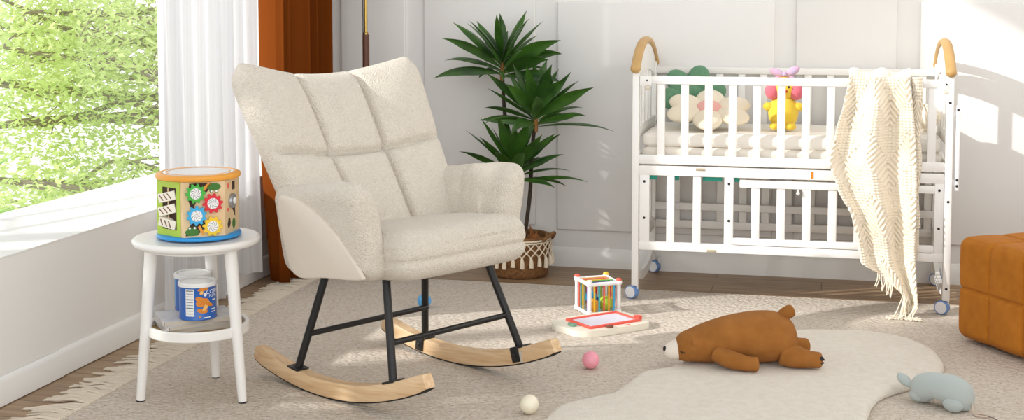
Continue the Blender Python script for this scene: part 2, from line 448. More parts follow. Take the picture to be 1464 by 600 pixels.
# seat cushion
def seat_disp(p, n):
    d = 0
    if n.z > .3: d += .020*max(0, math.cos(p.x*5.2))*max(0, math.cos(p.y*4.6))*n.z + .004*noise.noise(p*9)
    if n.x > .3: d += .010*max(0, math.cos(p.y*5))*n.x
    zz = p.z+.012
    d -= .009*math.exp(-(zz/.009)**2)*(1 if n.x > -.5 else 0)*max(0, 1-abs(n.z)*1.3)
    return d
b = G(); rbox(b, (.222, .250, .066), .055, 44, seat_disp)
bmesh.ops.rotate(b, verts=b.verts[:], cent=(0,0,0), matrix=RY(-.03))
bmesh.ops.translate(b, verts=b.verts[:], vec=(.045, 0, .408)); obj('seat', b, 'boucle', ch, ang=180)
# tufted back
def back_pt(a, v, side):
    s = abs(a)
    ztop = .930+.052*a*a; z = .36+(ztop-.36)*v
    hw = .298+.068*v
    if v > .88: hw *= 1-.10*((v-.88)/.12)**2
    y = a*hw
    xc = -.165-.53*(z-.47)+.095*s**2.2*(.45+.55*v)
    nx, nz = .905, .425
    ny = -a*.42*(.45+.55*v)
    nl = math.sqrt(nx*nx+ny*ny+nz*nz); nx /= nl; ny /= nl; nz /= nl
    ea = max(0, 1-s**5)**(1/3.2); vv = abs(2*v-1); ev = max(0, 1-vv**9)**(1/3)
    T = .064*ea*ev
    if side > 0:
        vs = .535+.02*a*a
        g = 0
        for c0 in (-.345, .345):
            cl = c0*(1.0+.0*v); g = max(g, math.exp(-((a-cl)/.024)**2))
        g = max(g, math.exp(-((v-vs)/.0135)**2))
        puff = 1
        u3 = (a+.345)/.69 if s < .345 else (s-.345)/.655
        w3 = (v-vs)/(1-vs) if v > vs else v/vs
        puff = (4*u3*(1-u3))**.5*(4*max(0, w3*(1-w3)))**.5 if 0 <= u3 <= 1 else 0
        T += (.020*puff - .027*g*ea)*min(1, ev*1.2)
        T = max(T, .004*ea)
    else: T *= .8
    sgn = side
    return V((xc+sgn*nx*T, y+sgn*ny*T, z+sgn*nz*T))
b = G()
def warp(u): # denser samples near edges
    x = 2*u-1; return math.copysign(1-(1-abs(x))**1.5, x)
n1, n2 = 131, 121
grid(b, lambda u, v: back_pt(warp(u), (warp(v)+1)/2, 1), n1, n2)
grid(b, lambda u, v: back_pt(warp(1-u), (warp(v)+1)/2, -1), n1, n2)
bmesh.ops.remove_doubles(b, verts=b.verts[:], dist=2e-4)
obj('backrest', b, 'boucle', ch, ang=180)
# arms: upright rounded slabs that flare outwards to the top
for sy in (-1, 1):
    b = G(); rbox(b, (.190, .050, .136), .046, 36, lambda p, n: .006*max(0, n.z)*math.cos(p.x*7)+.004*noise.noise(p*11)-.006*(math.exp(-((p.x+.02)/.010)**2) if n.y*sy < -.4 else 0))
    for v in b.verts:
        x, y, z = v.co; h = (z+.136)/.272
        v.co = V((x-.020+.010*h-.030*(1-h)*(1 if x < 0 else 0)*(-x/.19), y+sy*(.250+.062*h), z+.486+.028*x*h))
    arm = obj('arm', b, 'boucle', ch, ang=180)
    poly = [(-.165,.362),(-.02,.358),(.135,.360),(.145,.378),(.118,.425),(.075,.488),(.02,.540),(-.05,.582),(-.10,.592),(-.145,.588),(-.170,.50)]
    pts = spline([(x, z, 0) for x, z in poly], 5, True)
    b = G(); rr = []
    mx_ = sum(p.x for p in pts)/len(pts); mz_ = sum(p.y for p in pts)/len(pts)
    for k, off in ((1.0, -.004), (1.0, .003), (.985, .0065), (.95, .008)):
        rr.append([V((mx_+(p.x-mx_)*k, sy*(.300+off+.062*(p.y-.35)/.272), mz_+(p.y-mz_)*k)) for p in pts])
    skin(b, rr); o = obj('side_panel', b, 'flat_weave', arm, ang=60); o['label'] = 'smoother flat woven outer panel'

# ================================================================ STOOL TABLE
st = thing('side_table', 'round white three-legged side table with a rattan lower shelf', 'side table', (-1.763,3.50,ZR))
b = G(); lathe(b, [(.0,.442),(.170,.442),(.178,.446),(.182,.453),(.182,.459),(.178,.464),(.172,.4655),(.166,.463),(.0,.463)], 64); obj('table_top', b, 'white_lacquer', st)
b = G(); lathe(b, [(.100,.430),(.135,.430),(.135,.4418),(.100,.4418)], 48); obj('apron', b, 'white_lacquer', st)
for ang in (219, 342, 99.5):
    a = math.radians(ang); c_, s_ = math.cos(a), math.sin(a)
    b = G(); tube(b, [(c_*.168, s_*.168, .004), (c_*.164, s_*.164, .05), (c_*.148, s_*.148, .22), (c_*.130, s_*.130, .441)], [.0125,.0135,.0165,.0185], 16); lg = obj('leg', b, 'white_lacquer', st)
    b = G(); tube(b, [(c_*.168, s_*.168, .0005), (c_*.168, s_*.168, .004)], .0118, 16); o = obj('foot_pad', b, 'black_rubber', lg); o['label'] = 'dark rubber foot pad'
b = G(); rings = []
for r, z in ((.133,.186),(.143,.186),(.146,.189),(.146,.212),(.143,.215),(.136,.215),(.133,.212)):
    rings.append([V((r*math.cos(2*PI*j/64), r*math.sin(2*PI*j/64), z)) for j in range(64)])
skin(b, rings, loop=True); sr = obj('shelf_ring', b, 'white_lacquer', st)
b = G(); lathe(b, [(0,.194),(.1332,.194),(.1332,.2),(0,.2)], 48); o = obj('woven_panel', b, 'rattan', sr, ang=30); o['label'] = 'natural woven cane panel'

# magazines (bottom to top)
ms = []
for i, (w, l, h, ang, dx, dy, mm, lab) in enumerate([
    (.140,.200,.011, 41, -.001, .003, 'paper_edge', 'grey-edged magazine at the bottom of the stack on the rattan shelf'),
    (.140,.196,.011, 45, -.002, .002, 'paper', 'pale magazine in the middle of the stack on the rattan shelf'),
    (.146,.204,.012, 38, -.002, .003, 'paper', 'printed grey and white magazine on top of the stack under the blue tins')]):
    z0 = ZR+.2005+sum(m[0] for m in ms); ms.append((h+.0004,))
    t = thing('magazine', lab, 'magazine', (-1.772+dx, 3.50+dy, z0), (0,0,math.radians(ang)), 'magazines on the table shelf')
    b = G(); bx(b, -l/2+.002, l/2-.002, -w/2+.002, w/2-.002, .0008, h-.0008, .001); obj('pages', b, 'paper_edge', t, smooth=False)
    b = G(); bx(b, -l/2, l/2, -w/2, w/2, 0, .0008); bx(b, -l/2, l/2, -w/2, w/2, h-.0008, h); bx(b, -l/2-.0008, -l/2, -w/2, w/2, 0, h); obj('cover', b, mm if i != 0 else 'paper', t, smooth=False)
ZM = ZR+.2005+sum(m[0] for m in ms)

# tins
def tin(loc, rotz, label, front):
    t = thing('snack_tin', label, 'tin', loc, (0,0,rotz), 'blue snack tins on the table shelf')
    R_, H_ = .0535, .104
    b = G(); lathe(b, [(0,0),(R_-.002,0),(R_,.002),(R_,.004),(R_-.001,.006),(R_-.001,H_-.010),(R_,H_-.008),(R_,H_-.004),(0,H_-.004)], 48); obj('can', b, 'tin_blue', t)
    b = G(); lathe(b, [(0,H_+.0005),(R_-.008,H_+.0005),(R_-.006,H_+.003),(R_+.0005,H_+.003),(R_+.002,H_+.0005),(R_+.002,H_-.009),(R_+.0006,H_-.009),(R_+.0006,H_-.002),(0,H_-.002)], 48); o = obj('lid', b, 'tin_lid', t); o['label'] = 'translucent white plastic lid'
    def bend(bm, a0, z0, off=.0002):
        for v in bm.verts:
            a = a0+v.co.x/R_; r = R_-.001+off+v.co.z
            v.co = V((r*math.sin(a), -r*math.cos(a), z0+v.co.y))
    def patch(w, h, a0, z0, m, name, par=t, off=.0003, ellipse=False, rot=0):
        bm = G()
        if ellipse:
            def ep(u, v):
                x = w/2*max(v, .02)*math.cos(2*PI*u); y = h/2*max(v, .02)*math.sin(2*PI*u)
                return V((x*math.cos(rot)-y*math.sin(rot), x*math.sin(rot)+y*math.cos(rot), 0))
            grid(bm, ep, 24, 6, True)
        else:
            grid(bm, lambda u, v: V(((u-.5)*w, (v-.5)*h, 0)), 9, 2)
        bend(bm, a0, z0, off); return obj(name, bm, m, par, ang=180)
    fl = patch(.026,.078,-.45,.052,'label_white','facts_label') if front else patch(.030,.078,-1.0,.052,'tin_lightblue','facts_label')
    if front:
        for k in range(9):
            zz = .086-k*.0082
            patch(.021 if k % 3 else .022, .0016 if k % 3 else .003, -.45, zz, 'label_grey', 'print_line', fl, .0006)
    # snacks picture
    for dx, dz, w, h, r_, m_ in ((.26,.052,.040,.024,.2,'snack'),(.45,.040,.034,.012,.9,'snack_light'),(.25,.028,.032,.014,-.15,'snack'),(.62,.046,.03,.011,-.4,'snack'),(.12,.060,.028,.016,-.4,'snack'),(.30,.090,.034,.011,.15,'snack'),(.10,.012,.006,.006,0,'snack'),(.2,.08,.012,.01,.5,'snack_light')):
        patch(w, h, dx, dz, m_, 'snack_picture', t, .0003+.0001*dx, True, r_)
    patch(.010,.010,.40,.074,'label_white','badge', t, .0006, True)
    if front:
        for s, size, a0, z0 in (('CORN', .017, .92, .080), ('PUFFS', .012, .92, .068)):
            bm = text_bm(s, size, .0002); bend(bm, a0, z0, .0004); obj('lettering', bm, 'label_text', t, smooth=False)
        for k, (a0, z0, w) in enumerate(((1.0,.056,.016),(.95,.030,.022),(.95,.022,.018),(.5,.008,.022))):
            patch(w, .003, a0, z0, 'label_text', 'print_line', t, .0005)
FA = math.radians(26.8)
tin((-1.747,3.468,ZM), FA+.0, 'blue snack tin with white lid, in front of the other tin', True)
tin((-1.811,3.566,ZM), FA-.5, 'blue snack tin with white lid, behind the front tin', False)

# ================================================================ ACTIVITY DRUM
AZ = math.radians(-55)
dr = thing('activity_drum', 'six-sided wooden activity toy with coloured gears on the white side table', 'toy', (-1.757,3.503,ZR+.4662), (0,0,AZ))   # local -x.. face normal = +x
RH = .116; AP = RH*math.cos(PI/6); HB0, HB1 = .013, .170
b = G(); prism(b, [(RH*math.cos(PI/6+k*PI/3), RH*math.sin(PI/6+k*PI/3)) for k in range(6)], Matrix.Translation((0,0,HB0)), HB1-HB0); body = obj('body', b, 'toy_wood', dr, smooth=False)
b = G(); lathe(b, [(0,0),(.112,0),(.119,.002),(.121,.006),(.119,.011),(.114,.0132),(0,.0132)], 64); obj('base_ring', b, 'toy_blue', dr)
b = G(); lathe(b, [(0,.1698),(.112,.1698),(.119,.172),(.121,.178),(.119,.184),(.113,.187),(.106,.1875),(.104,.186),(0,.186)], 64); lid = obj('lid', b, 'toy_orange', dr)
b = G(); lathe(b, [(0,.1862),(.100,.1862),(.100,.1872),(0,.1872)], 48); o = obj('drum_skin', b, 'tin_lid', lid); 
b = G(); rings = []
for r, z in ((.088,.1874),(.091,.1874),(.091,.188),(.088,.188)): rings.append([V((r*math.cos(2*PI*j/48), r*math.sin(2*PI*j/48), z)) for j in range(48)])
skin(b, rings, loop=True); obj('skin_ring', b, 'toy_orange', lid)
def face_mt(k, off=0.):
    """face k: local x = along face (screen right), local y = up, local z = outwards; origin at face centre"""
    a = k*PI/3; n = V((math.cos(a), math.sin(a), 0)); r = V((-math.sin(a), math.cos(a), 0))
    m = Matrix(((r.x, 0, n.x, n.x*(AP+off)), (r.y, 0, n.y, n.y*(AP+off)), (0, 1, 0, (HB0+HB1)/2), (0,0,0,1)))
    return m
def gear_poly(r0, r1, n):
    p = []
    for k in range(n):
        a = 2*PI*k/n
        for da, r in ((-.32,r0),(-.14,r1),(.14,r1),(.32,r0)): p.append((r*math.cos(a+da*2*PI/n*1.0), r*math.sin(a+da*2*PI/n)))
    return p
def disc(r, n=24, sx=1, sy=1): return [(sx*r*math.cos(2*PI*k/n), sy*r*math.sin(2*PI*k/n)) for k in range(n)]
F0 = face_mt(0)
# painted ground and frogs
b = G(); prism(b, [(-.053,-.074),(-.02,-.074),(.005,-.05),(-.006,-.02),(-.03,.0),(-.02,.03),(.01,.05),(.02,.074),(-.04,.074),(-.045,.03),(-.028,-.02)], F0, .0008); 
obj('painted_vine', b, 'toy_dark', dr, smooth=False)
for fx, fz in ((.028,.062), (-.034,-.064)):
    b = G(); prism(b, disc(.017, 18, 1.15, .62), F0 @ Matrix.Translation((fx, fz, 0)), .0012); prism(b, disc(.0055), F0 @ Matrix.Translation((fx-.007, fz+.011*(1 if fz < 0 else -1), 0)), .0014); prism(b, disc(.0055), F0 @ Matrix.Translation((fx+.007, fz+.011*(1 if fz < 0 else -1), 0)), .0014)
    fo = obj('painted_frog', b, 'toy_darkgreen', dr, smooth=False)
    b = G()
    for e in (-.007,.007): prism(b, disc(.003), F0 @ Matrix.Translation((fx+e, fz+.012*(1 if fz < 0 else -1), .0014)), .0006)
    obj('frog_eyes', b, 'toy_white', fo, smooth=False)
for pg in ([(.0,.05),(.02,.07),(.012,.074),(-.004,.06)], [(-.006,-.074),(.002,-.074),(-.012,-.045),(-.018,-.05)]):
    b = G(); prism(b, pg, F0, .0012); obj('painted_stripe', b, 'toy_orange', dr, smooth=False)
for nm, x, z, m_, lab in (('gear',-.024,.046,'toy_green','green'),('gear',.0235,.016,'toy_red','red'),('gear',-.022,-.017,'toy_skyblue','sky blue'),('gear',.0225,-.049,'toy_yellow','yellow')):
    mt = F0 @ Matrix.Translation((x, z, .001)) @ Matrix.Rotation(random.random(), 4, 'Z')
    b = G(); prism(b, gear_poly(.0215,.0285,10), mt, .008, .001); g_ = obj(nm, b, m_, dr, smooth=False); g_['label'] = lab+' gear'
    b = G(); prism(b, disc(.0155, 28), mt @ Matrix.Translation((0,0,.008)), .0018); ds = obj('swirl_disc', b, 'toy_white', g_, smooth=False)
    b = G()
    for q in range(8):
        pts = []
        for i in range(6):
            f_ = i/5; pts.append((q*PI/4+f_*1.0, .003+.0115*f_))
        poly = [(r*math.cos(a), r*math.sin(a)) for a, r in pts]+[(r*math.cos(a+.16), r*math.sin(a+.16)) for a, r in reversed(pts)]
        prism(b, poly, mt @ Matrix.Translation((0,0,.0098)), .0004)
    obj('swirl_print', b, 'label_grey', ds, smooth=False)
# left face: lime frame, dark recess and three tilted blocks on a rod
F5 = face_mt(-1)
b = G(); prism(b, [(-.034,-.062),(.034,-.062),(.034,.062),(-.034,.062)], F5, .0006); rc = obj('recess', b, 'toy_dark', dr, smooth=False)
b = G()
for x0, x1, z0, z1 in ((-.056,-.032,-.078,.078),(.032,.046,-.078,.078),(-.032,.032,.060,.078),(-.032,.032,-.078,-.060)):
    prism(b, [(x0,z0),(x1,z0),(x1,z1),(x0,z1)], F5, .003)
lf = obj('leaf_frame', b, 'toy_lime', dr, smooth=False)
b = G(); tube(b, [F5 @ V((0,-.06,.006)), F5 @ V((0,.06,.006))], .002, 8); obj('rod', b, 'toy_wood', dr)
for z, a in ((.034,.25),(-.004,.3),(-.040,-.3)):
    b = G(); box(b, (0,0,0), (.052,.026,.020), None, .002); bmesh.ops.transform(b, matrix=F5 @ Matrix.Translation((0,z,.007)) @ Matrix.Rotation(a, 4, 'Z') @ Matrix.Rotation(.5, 4, 'Y'), verts=b.verts[:])
    bl = obj('spinner_block', b, 'toy_cream', dr, smooth=False)
    b = G()
    for q in (-.016, -.004, .008): box(b, (q, .0, .0102), (.003,.02,.0006), Matrix.Rotation(.5,3,'Z'))
    bmesh.ops.transform(b, matrix=F5 @ Matrix.Translation((0,z,.007)) @ Matrix.Rotation(a, 4, 'Z') @ Matrix.Rotation(.5, 4, 'Y'), verts=b.verts[:]); obj('block_print', b, 'toy_brown', bl, smooth=False)
# right face: knob and shape holes
F1 = face_mt(1)
b = G(); prism(b, disc(.021, 32), F1 @ Matrix.Translation((-.008,.014,0)), .010, .002); kn = obj('dial', b, 'toy_silver', dr)
b = G(); prism(b, disc(.009, 24), F1 @ Matrix.Translation((-.008,.014,.010)), .004, .001); obj('dial_cap', b, 'toy_white', kn)
b = G()
b.free()
for pg in ([(.002,.044),(.022,.044),(.022,.068),(.002,.068)], [(.0,-.008),(.022,-.008),(.022,-.034)], [(-.038,-.05),(-.028,-.032),(-.018,-.036),(-.014,-.05),(-.022,-.06),(-.034,-.062)]):
    b = G(); prism(b, pg, F1, .0008); obj('shape_hole', b, 'toy_dark', dr, smooth=False)
b = G(); prism(b, [(-.036,.052),(-.024,.052),(-.024,.066),(-.036,.066)], F1, .0008); prism(b, [(-.040,-.014),(-.028,-.014),(-.028,-.004),(-.040,-.004)], F1, .0008); obj('red_print', b, 'toy_coral', dr, smooth=False)
b = G(); prism(b, disc(.012, 14, 1, 1.2), F1 @ Matrix.Translation((.012,-.054,0)), .0008); prism(b, [(.010,-.074),(.014,-.074),(.014,-.06),(.010,-.06)], F1, .0009); obj('tree_print', b, 'toy_darkgreen', dr, smooth=False)

# ================================================================ CURTAINS
def curtain(name, m, fpath, z0, z1, nu, nv, label, thick):
    b = G(); grid(b, lambda u, v: fpath(u, z0(u)+(z1-z0(u))*v), nu, nv)
    return tag(obj(name, b, m, ang=180, solid=thick), label, 'curtain')
def sheer_p(u, z):
    y = 4.095+.755*u
    sp = 1-.25*max(0, (1-z))*0
    x = -2.195+.022*math.sin(u*46+.5*math.sin(u*9))*(.7+.3*math.sin(u*13))+.010*math.sin(u*90+z*1.2)
    return V((x+.02*max(0,.6-z)*math.sin(u*21), y+.012*math.sin(u*46+1.3)+(.012*math.sin(z*2.1) if u < .05 else 0), z))
curtain('sheer_curtain', 'sheer_voile', sheer_p, lambda u: .035+.012*math.sin(u*11)+(.05 if u > .80 else 0), 2.95, 320, 24, 'white sheer curtain hanging to the right of the window, lit from outside', 0)
def brown_p(u, z):
    y = 4.885+.575*u
    ph = u*31+.8*math.sin(u*7)
    am = .050+.016*math.sin(u*17)
    fl = max(0, (.55-z))/.55
    x = -2.135+am*math.sin(ph)+.014*math.sin(ph*2.1+1)+.07*fl*math.exp(-((u-.28)/.2)**2)
    return V((x, y+.018*math.cos(ph), z))
curtain('blackout_curtain', 'brown_velvet', brown_p, lambda u: .022, 2.95, 300, 26, 'heavy rust-brown curtain hanging in the corner behind the rocking chair', .003)
t = thing('curtain_rail', 'white curtain rail fixed above the window holding both curtains', 'curtain rail', (-2.17, 4.0, 2.96))
b = G(); bx(b, -2.2, -2.14, 1.2, 5.5, 2.952, 2.975, .004); obj('rail', b, 'white_metal', t, world=True)
b = G(); [bx(b, XW, -2.2, y, y+.02, 2.955, 2.972) for y in (1.5, 3.4, 5.3)]; obj('wall_bracket', b, 'white_metal', t, world=True)

# ================================================================ FLOOR LAMP
t = thing('floor_lamp', 'floor lamp with brown wooden pole and brass stem behind the rocking chair', 'floor lamp', (-1.899,5.35,0))
b = G(); lathe(b, [(0,0),(.115,0),(.12,.004),(.12,.016),(.114,.02),(0,.02)], 40); obj('base', b, 'dark_wood', t)
b = G(); lathe(b, [(0,.02),(.0145,.02),(.0145,1.004),(0,1.004)], 20); obj('pole', b, 'dark_wood', t)
b = G(); lathe(b, [(0,1.004),(.0105,1.004),(.0105,1.012),(.0072,1.014),(.0072,1.42),(0,1.42)], 16); obj('stem', b, 'brass', t)
b = G(); tube(b, [(-.010,-.006,1.004), (-.010,-.006,1.42)], .0022, 6); obj('cord', b, 'black_rubber', t)
b = G(); lathe(b, [(.10,1.68),(.19,1.42),(.188,1.42),(.098,1.68)], 40, cap=False); obj('lamp_shade', b, 'mattress_fabric', t)
b = G(); tube(b, [(-.185,0,1.43),(.185,0,1.43)], .003, 6); tube(b, [(0,-.185,1.43),(0,.185,1.43)], .003, 6); lathe(b, [(0,1.42),(.016,1.42),(.016,1.47),(0,1.47)], 12); obj('shade_holder', b, 'brass', t)

# ================================================================ CRIB
CR = (-.14, 5.295, 0)
cr = thing('baby_crib', 'white slatted baby crib on casters with arched golden end rails', 'crib', CR)
def cp(name, bm, m='white_lacquer', par=None, **k): return obj(name, bm, m, par or cr, world=True, **k)
X0, X1, YF, YK = -.712, .455, 5.03, 5.56
PW = .026
for x in (X0+PW/2, X1-PW/2):
    for y in (YF, YK):
        b = G(); box(b, (x, y, .475), (PW, .032, .84), None, .004); p = cp('post', b)
        b = G()
        for z in (.10, .42, .78): tube(b, [(x+.0, y-.017, z), (x, y-.0165+.001, z)], .005, 10)
        if y == YF and x > 0: o = cp('bolt', b, 'dark_bolt', p)
        else: b.free()
    # end panel: arched white head beam, slats, lower beams
    arc = lambda f: .875+.095*(1-(2*f-1)**2)**.8
    b = G(); rings = []
    for i in range(25):
        f = i/24; y = YF+.012+(YK-YF-.024)*f; zt = arc(f)+.006; zb = arc(f)-.065-.03*(1-(2*f-1)**2)
        rings.append([V((x-.009,y,zb)), V((x+.009,y,zb)), V((x+.009,y,zt)), V((x-.009,y,zt))])
    skin(b, rings); cp('head_beam', b, smooth=False)
    b = G(); pts = []
    for i in range(33):
        f = i/32; pts.append((x, YF-.022+(YK-YF+.044)*f, .892+.098*(1-abs(2*f-1)**2.3)))
    rings = []
    for (p_, t_, s_, u_) in frames(pts):
        rings.append([p_+s_*.019*math.cos(2*PI*j/16)+u_*.0155*math.sin(2*PI*j/16) for j in range(16)])
    skin(b, rings)
    ga = cp('arch_rail', b, 'gold_wood', ang=60)
    b = G(); ell(b, (x, YF-.022, .890), (.020,.017,.018), None, 16, 10); cp('end_knob', b, 'gold_wood', ga)
    b = G(); ell(b, (x, YK+.022, .890), (.020,.012,.018), None, 16, 10); cp('end_knob', b, 'gold_wood', ga)
    for z in (.535, .215):
        b = G(); box(b, (x, (YF+YK)/2, z), (.018, YK-YF-.03, .05), None, .003); cp('end_rail', b)
    b = G(); box(b, (x, (YF+YK)/2, .645), (.018, YK-YF-.03, .05), None, .003); cp('end_rail', b)
    for i in range(4):
        y = 5.433-.1*i
        zt = arc((y-YF)/(YK-YF))-.06
        b = G(); box(b, (x, y, (.66+zt)/2), (.012,.027,zt-.66), None, .002); cp('end_slat', b)
    for i in range(5):
        y = YF+(YK-YF)*(i+1)/6
        b = G(); box(b, (x, y, .375), (.012,.03,.275), None, .002); cp('end_slat', b)
    # rocking foot between the two posts
    b = G(); rings = []
    for i in range(21):
        f = i/20; y = YF-.012+(YK-YF+.024)*f; zc = .052+.05*(2*f-1)**2
        rings.append([V((x-.008,y,zc-.012)), V((x+.008,y,zc-.012)), V((x+.008,y,zc+.026)), V((x-.008,y,zc+.026))])
    skin(b, rings); rf = cp('rocking_foot', b, smooth=False)
    b = G()
    for i in range(5): box(b, (x-.009, YF+.12+i*.06, .062), (.003,.03,.012))
    cp('foot_notches', b, 'caster_white', rf, smooth=False)
    # casters
    for y in (YF, YK):
        sx = -1 if x < 0 else 1
        cxw = x-.012*1 if y == YF else x+.008
        z0 = ZR if y == YF and YF < 5.19 else 0
        cz = z0+.0262
        b = G(); box(b, (cxw+.020, y, .058+z0), (.008,.03,.02), None, .003); tube(b, [(cxw-.016,y,cz),(cxw+.026,y,cz)], .006, 10); box(b, (cxw+.021, y, .044+z0), (.006,.018,.04), None, .002); ck = cp('caster_fork', b, 'caster_white')
        def wheel(rr):
            bm = G(); a = -.45
            lathe(bm, rr, 28)
            bmesh.ops.transform(bm, matrix=Matrix.Translation((cxw, y-.004, cz)) @ Matrix.Rotation(a, 4, 'Z') @ Matrix.Rotation(PI/2, 4, 'X'), verts=bm.verts[:]); return bm
        cp('tyre', wheel([(.019,-.012),(.0235,-.0125),(.026,-.0105),(.026,.0105),(.0235,.0125),(.019,.012)]), 'caster_blue', ck)
        cp('hub', wheel([(0,-.014),(.012,-.0145),(.0215,-.0132),(.0215,.0132),(.012,.0145),(0,.014)]), 'caster_white', ck)
# front and back rails
XI0, XI1 = X0+PW, X1-PW
def rail(name, y, z0, z1, x0=XI0, x1=XI1, d=.022, m='white_lacquer'):
    b = G(); bx(b, x0, x1, y-d/2, y+d/2, z0, z1, .003); return cp(name, b, m)
for y in (YF, YK):
    fr_ = y == YF
    rail('top_rail', y, .832 if fr_ else .845, .862 if fr_ else .872)
    rail('upper_bottom_rail', y, .527, .562)
    rail('middle_rail', y, .484, .521)
    rail('lower_rail', y, .196, .228)
    for i in range(12):
        x = -.603+i*.0895
        b = G(); bx(b, x-.0145, x+.0145, y-.006, y+.006, .560, .834 if fr_ else .847, .002); cp('slat', b)
b = G(); bx(b, XI0, XI1, YF-.0125, YF-.0112, .843, .8455); cp('rail_groove', b, 'caster_white', smooth=False)
# lower front gate
for x0, x1, z0 in ((-.684,-.645,.226), (-.362,-.328,.226), (.395,.428,.226)):
    b = G(); bx(b, x0, x1, YF-.010, YF+.010, z0, .486, .002); st_ = cp('gate_stile', b)
    b = G()
    for z in (.46, .32): 
        for xx in (((x0+x1)/2),): tube(b, [(xx, YF-.0115, z), (xx, YF-.009, z)], .005, 10)
    cp('bolt', b, 'dark_bolt', st_)
for x in (-.565, -.465): 
    b = G(); bx(b, x-.015, x+.015, YF-.006, YF+.006, .226, .486, .002); cp('slat', b)
b = G(); bx(b, -.305, .395, YF-.016, YF+.004, .448, .476, .003); cp('gate_top_rail', b)
b = G(); bx(b, -.328, .395, YF-.014, YF+.004, .230, .256, .003); cp('gate_bottom_rail', b)
for i in range(7):
    x = -.246+i*.0935
    b = G(); bx(b, x-.0155, x+.0155, YF-.011, YF+.001, .254, .450, .002); cp('slat', b)
for i in range(12):
    x = -.60+i*.092
    b = G(); bx(b, x-.0155, x+.0155, YK-.006, YK+.006, .226, .486, .002); cp('slat', b)
rail('back_shelf_rail', YK-.02, .275, .305)
b = G(); bx(b, XI0, XI1, YF+.02, YK-.02, .523, .535); cp('mattress_base', b, 'inner_board', smooth=False)
for x0, x1 in ((-.672,-.62),(-.58,-.535),(-.445,-.372),(-.326,-.308)):
    b = G(); bx(b, x0, x1, YF+.016, YF+.022, .465, .483); o = cp('hanging_liner', b, 'teal_board', smooth=False); o['label'] = 'teal green strip under the middle rail'
for x, z in ((-.452,.512),(-.408,.203),(.24,.522)):
    b = G(); box(b, (x, YF-.0118, z), (.034,.004,.010), None, .001); cp('hinge', b, 'hinge')
# faint maker's mark and orange sticker on the middle rail
b = G(); box(b, (-.040, YF-.0114, .503), (.010,.001,.027)); o = cp('sticker', b, 'sticker_orange', smooth=False); o['label'] = 'small orange sticker'
b = G()
for i in range(9):
    x = -.145+i*.0092; tube(b, [(x, YF-.0112, .497+.006*(i % 2)), (x+.004, YF-.0112, .509), (x+.007, YF-.0112, .498+.007*((i+1) % 2))], .0009, 5)
cp('raised_mark', b, 'caster_white')
b = G(); tube(b, [(-.09,YF-.020,.448),(-.09,YF-.020,.436)], .004, 10); ell(b, (-.09,YF-.020,.434), .007, None, 10, 8); cp('pull_knob', b, 'white_lacquer')
# top corner catches and drop-side bracket
for x in (X0+.028, X1-.055):
    b = G(); bx(b, x, x+.045, YF-.017, YF-.008, .826, .862, .002); cc = cp('corner_catch', b, 'white_lacquer')
    b = G(); tube(b, [(x+.028, YF-.0185, .846),(x+.028, YF-.0165, .846)], .0035, 8); cp('bolt', b, 'dark_bolt', cc)
    b = G(); ell(b, (x+.03, YF-.010, .818), (.012,.008,.009), None, 12, 8); cp('catch_button', b, 'inner_board', cc)
b = G(); box(b, (X1+.016, YF, .615), (.016,.020,.31), RY(-.0), .003); bk = cp('side_bracket', b, 'caster_white')
b = G()
for z in (.755, .50, .478): tube(b, [(X1+.016, YF-.0125, z),(X1+.016, YF-.010, z)], .0048, 10)
cp('bolt', b, 'dark_bolt', bk)
b = G(); box(b, (X1+.008, YF, .74), (.02,.012,.02)); box(b, (X1+.006, YF, .49), (.02,.012,.02)); cp('bracket_pin', b, 'caster_white', bk)

# mattress
t = thing('crib_mattress', 'two-layer cream mattress in the baby crib', 'mattress', (-.13, 5.295, .5355))
def mdisp(p, n): return .004*noise.noise(V((p.x*7, p.y*7, p.z*4)))
b = G(); rbox(b, (.552,.245,.026), .02, 40, mdisp); bmesh.ops.translate(b, verts=b.verts[:], vec=(0,0,.030)); obj('lower_layer', b, 'mattress_side', t, ang=180)
b = G(); rbox(b, (.550,.243,.028), .022, 40, mdisp); bmesh.ops.translate(b, verts=b.verts[:], vec=(0,0,.081)); obj('upper_layer', b, 'mattress_fabric', t, ang=180)
ZMT = .5355+.115

# flower cushions
def flower(name, label, loc, rot, n, R_, pr, mp_, cm, sx=1.0, a0=0.):
    t = thing(name, label, 'cushion', loc, rot, 'flower cushions in the crib')
    for k in range(n):
        a = a0+2*PI*k/n; r_ = RZ(a)
        b = G(); ell(b, V((math.cos(a)*R_*sx, math.sin(a)*R_, 0)), (pr*1.12, pr*.92, pr*.42), r_, 24, 14); obj('petal', b, mp_, t, ang=180)
    b = G(); ell(b, (0,0,.004), (R_*.62, R_*.62, pr*.46), None, 24, 14); o = obj('flower_centre', b, cm, t, ang=180)
    return t
flower('flower_cushion', 'cream flower cushion with a pink centre on the crib mattress', (-.44,5.225,ZMT+.072), (math.radians(24),math.radians(2),math.radians(4)), 6, .082, .062, 'cream_plush', 'pink_plush', 1.30, .5)
flower('flower_cushion', 'green flower cushion propped behind the cream flower in the crib', (-.520,5.38,ZMT+.118), (math.radians(72),0,math.radians(10)), 6, .072, .050, 'green_plush', 'green_plush', 1.15, .2)

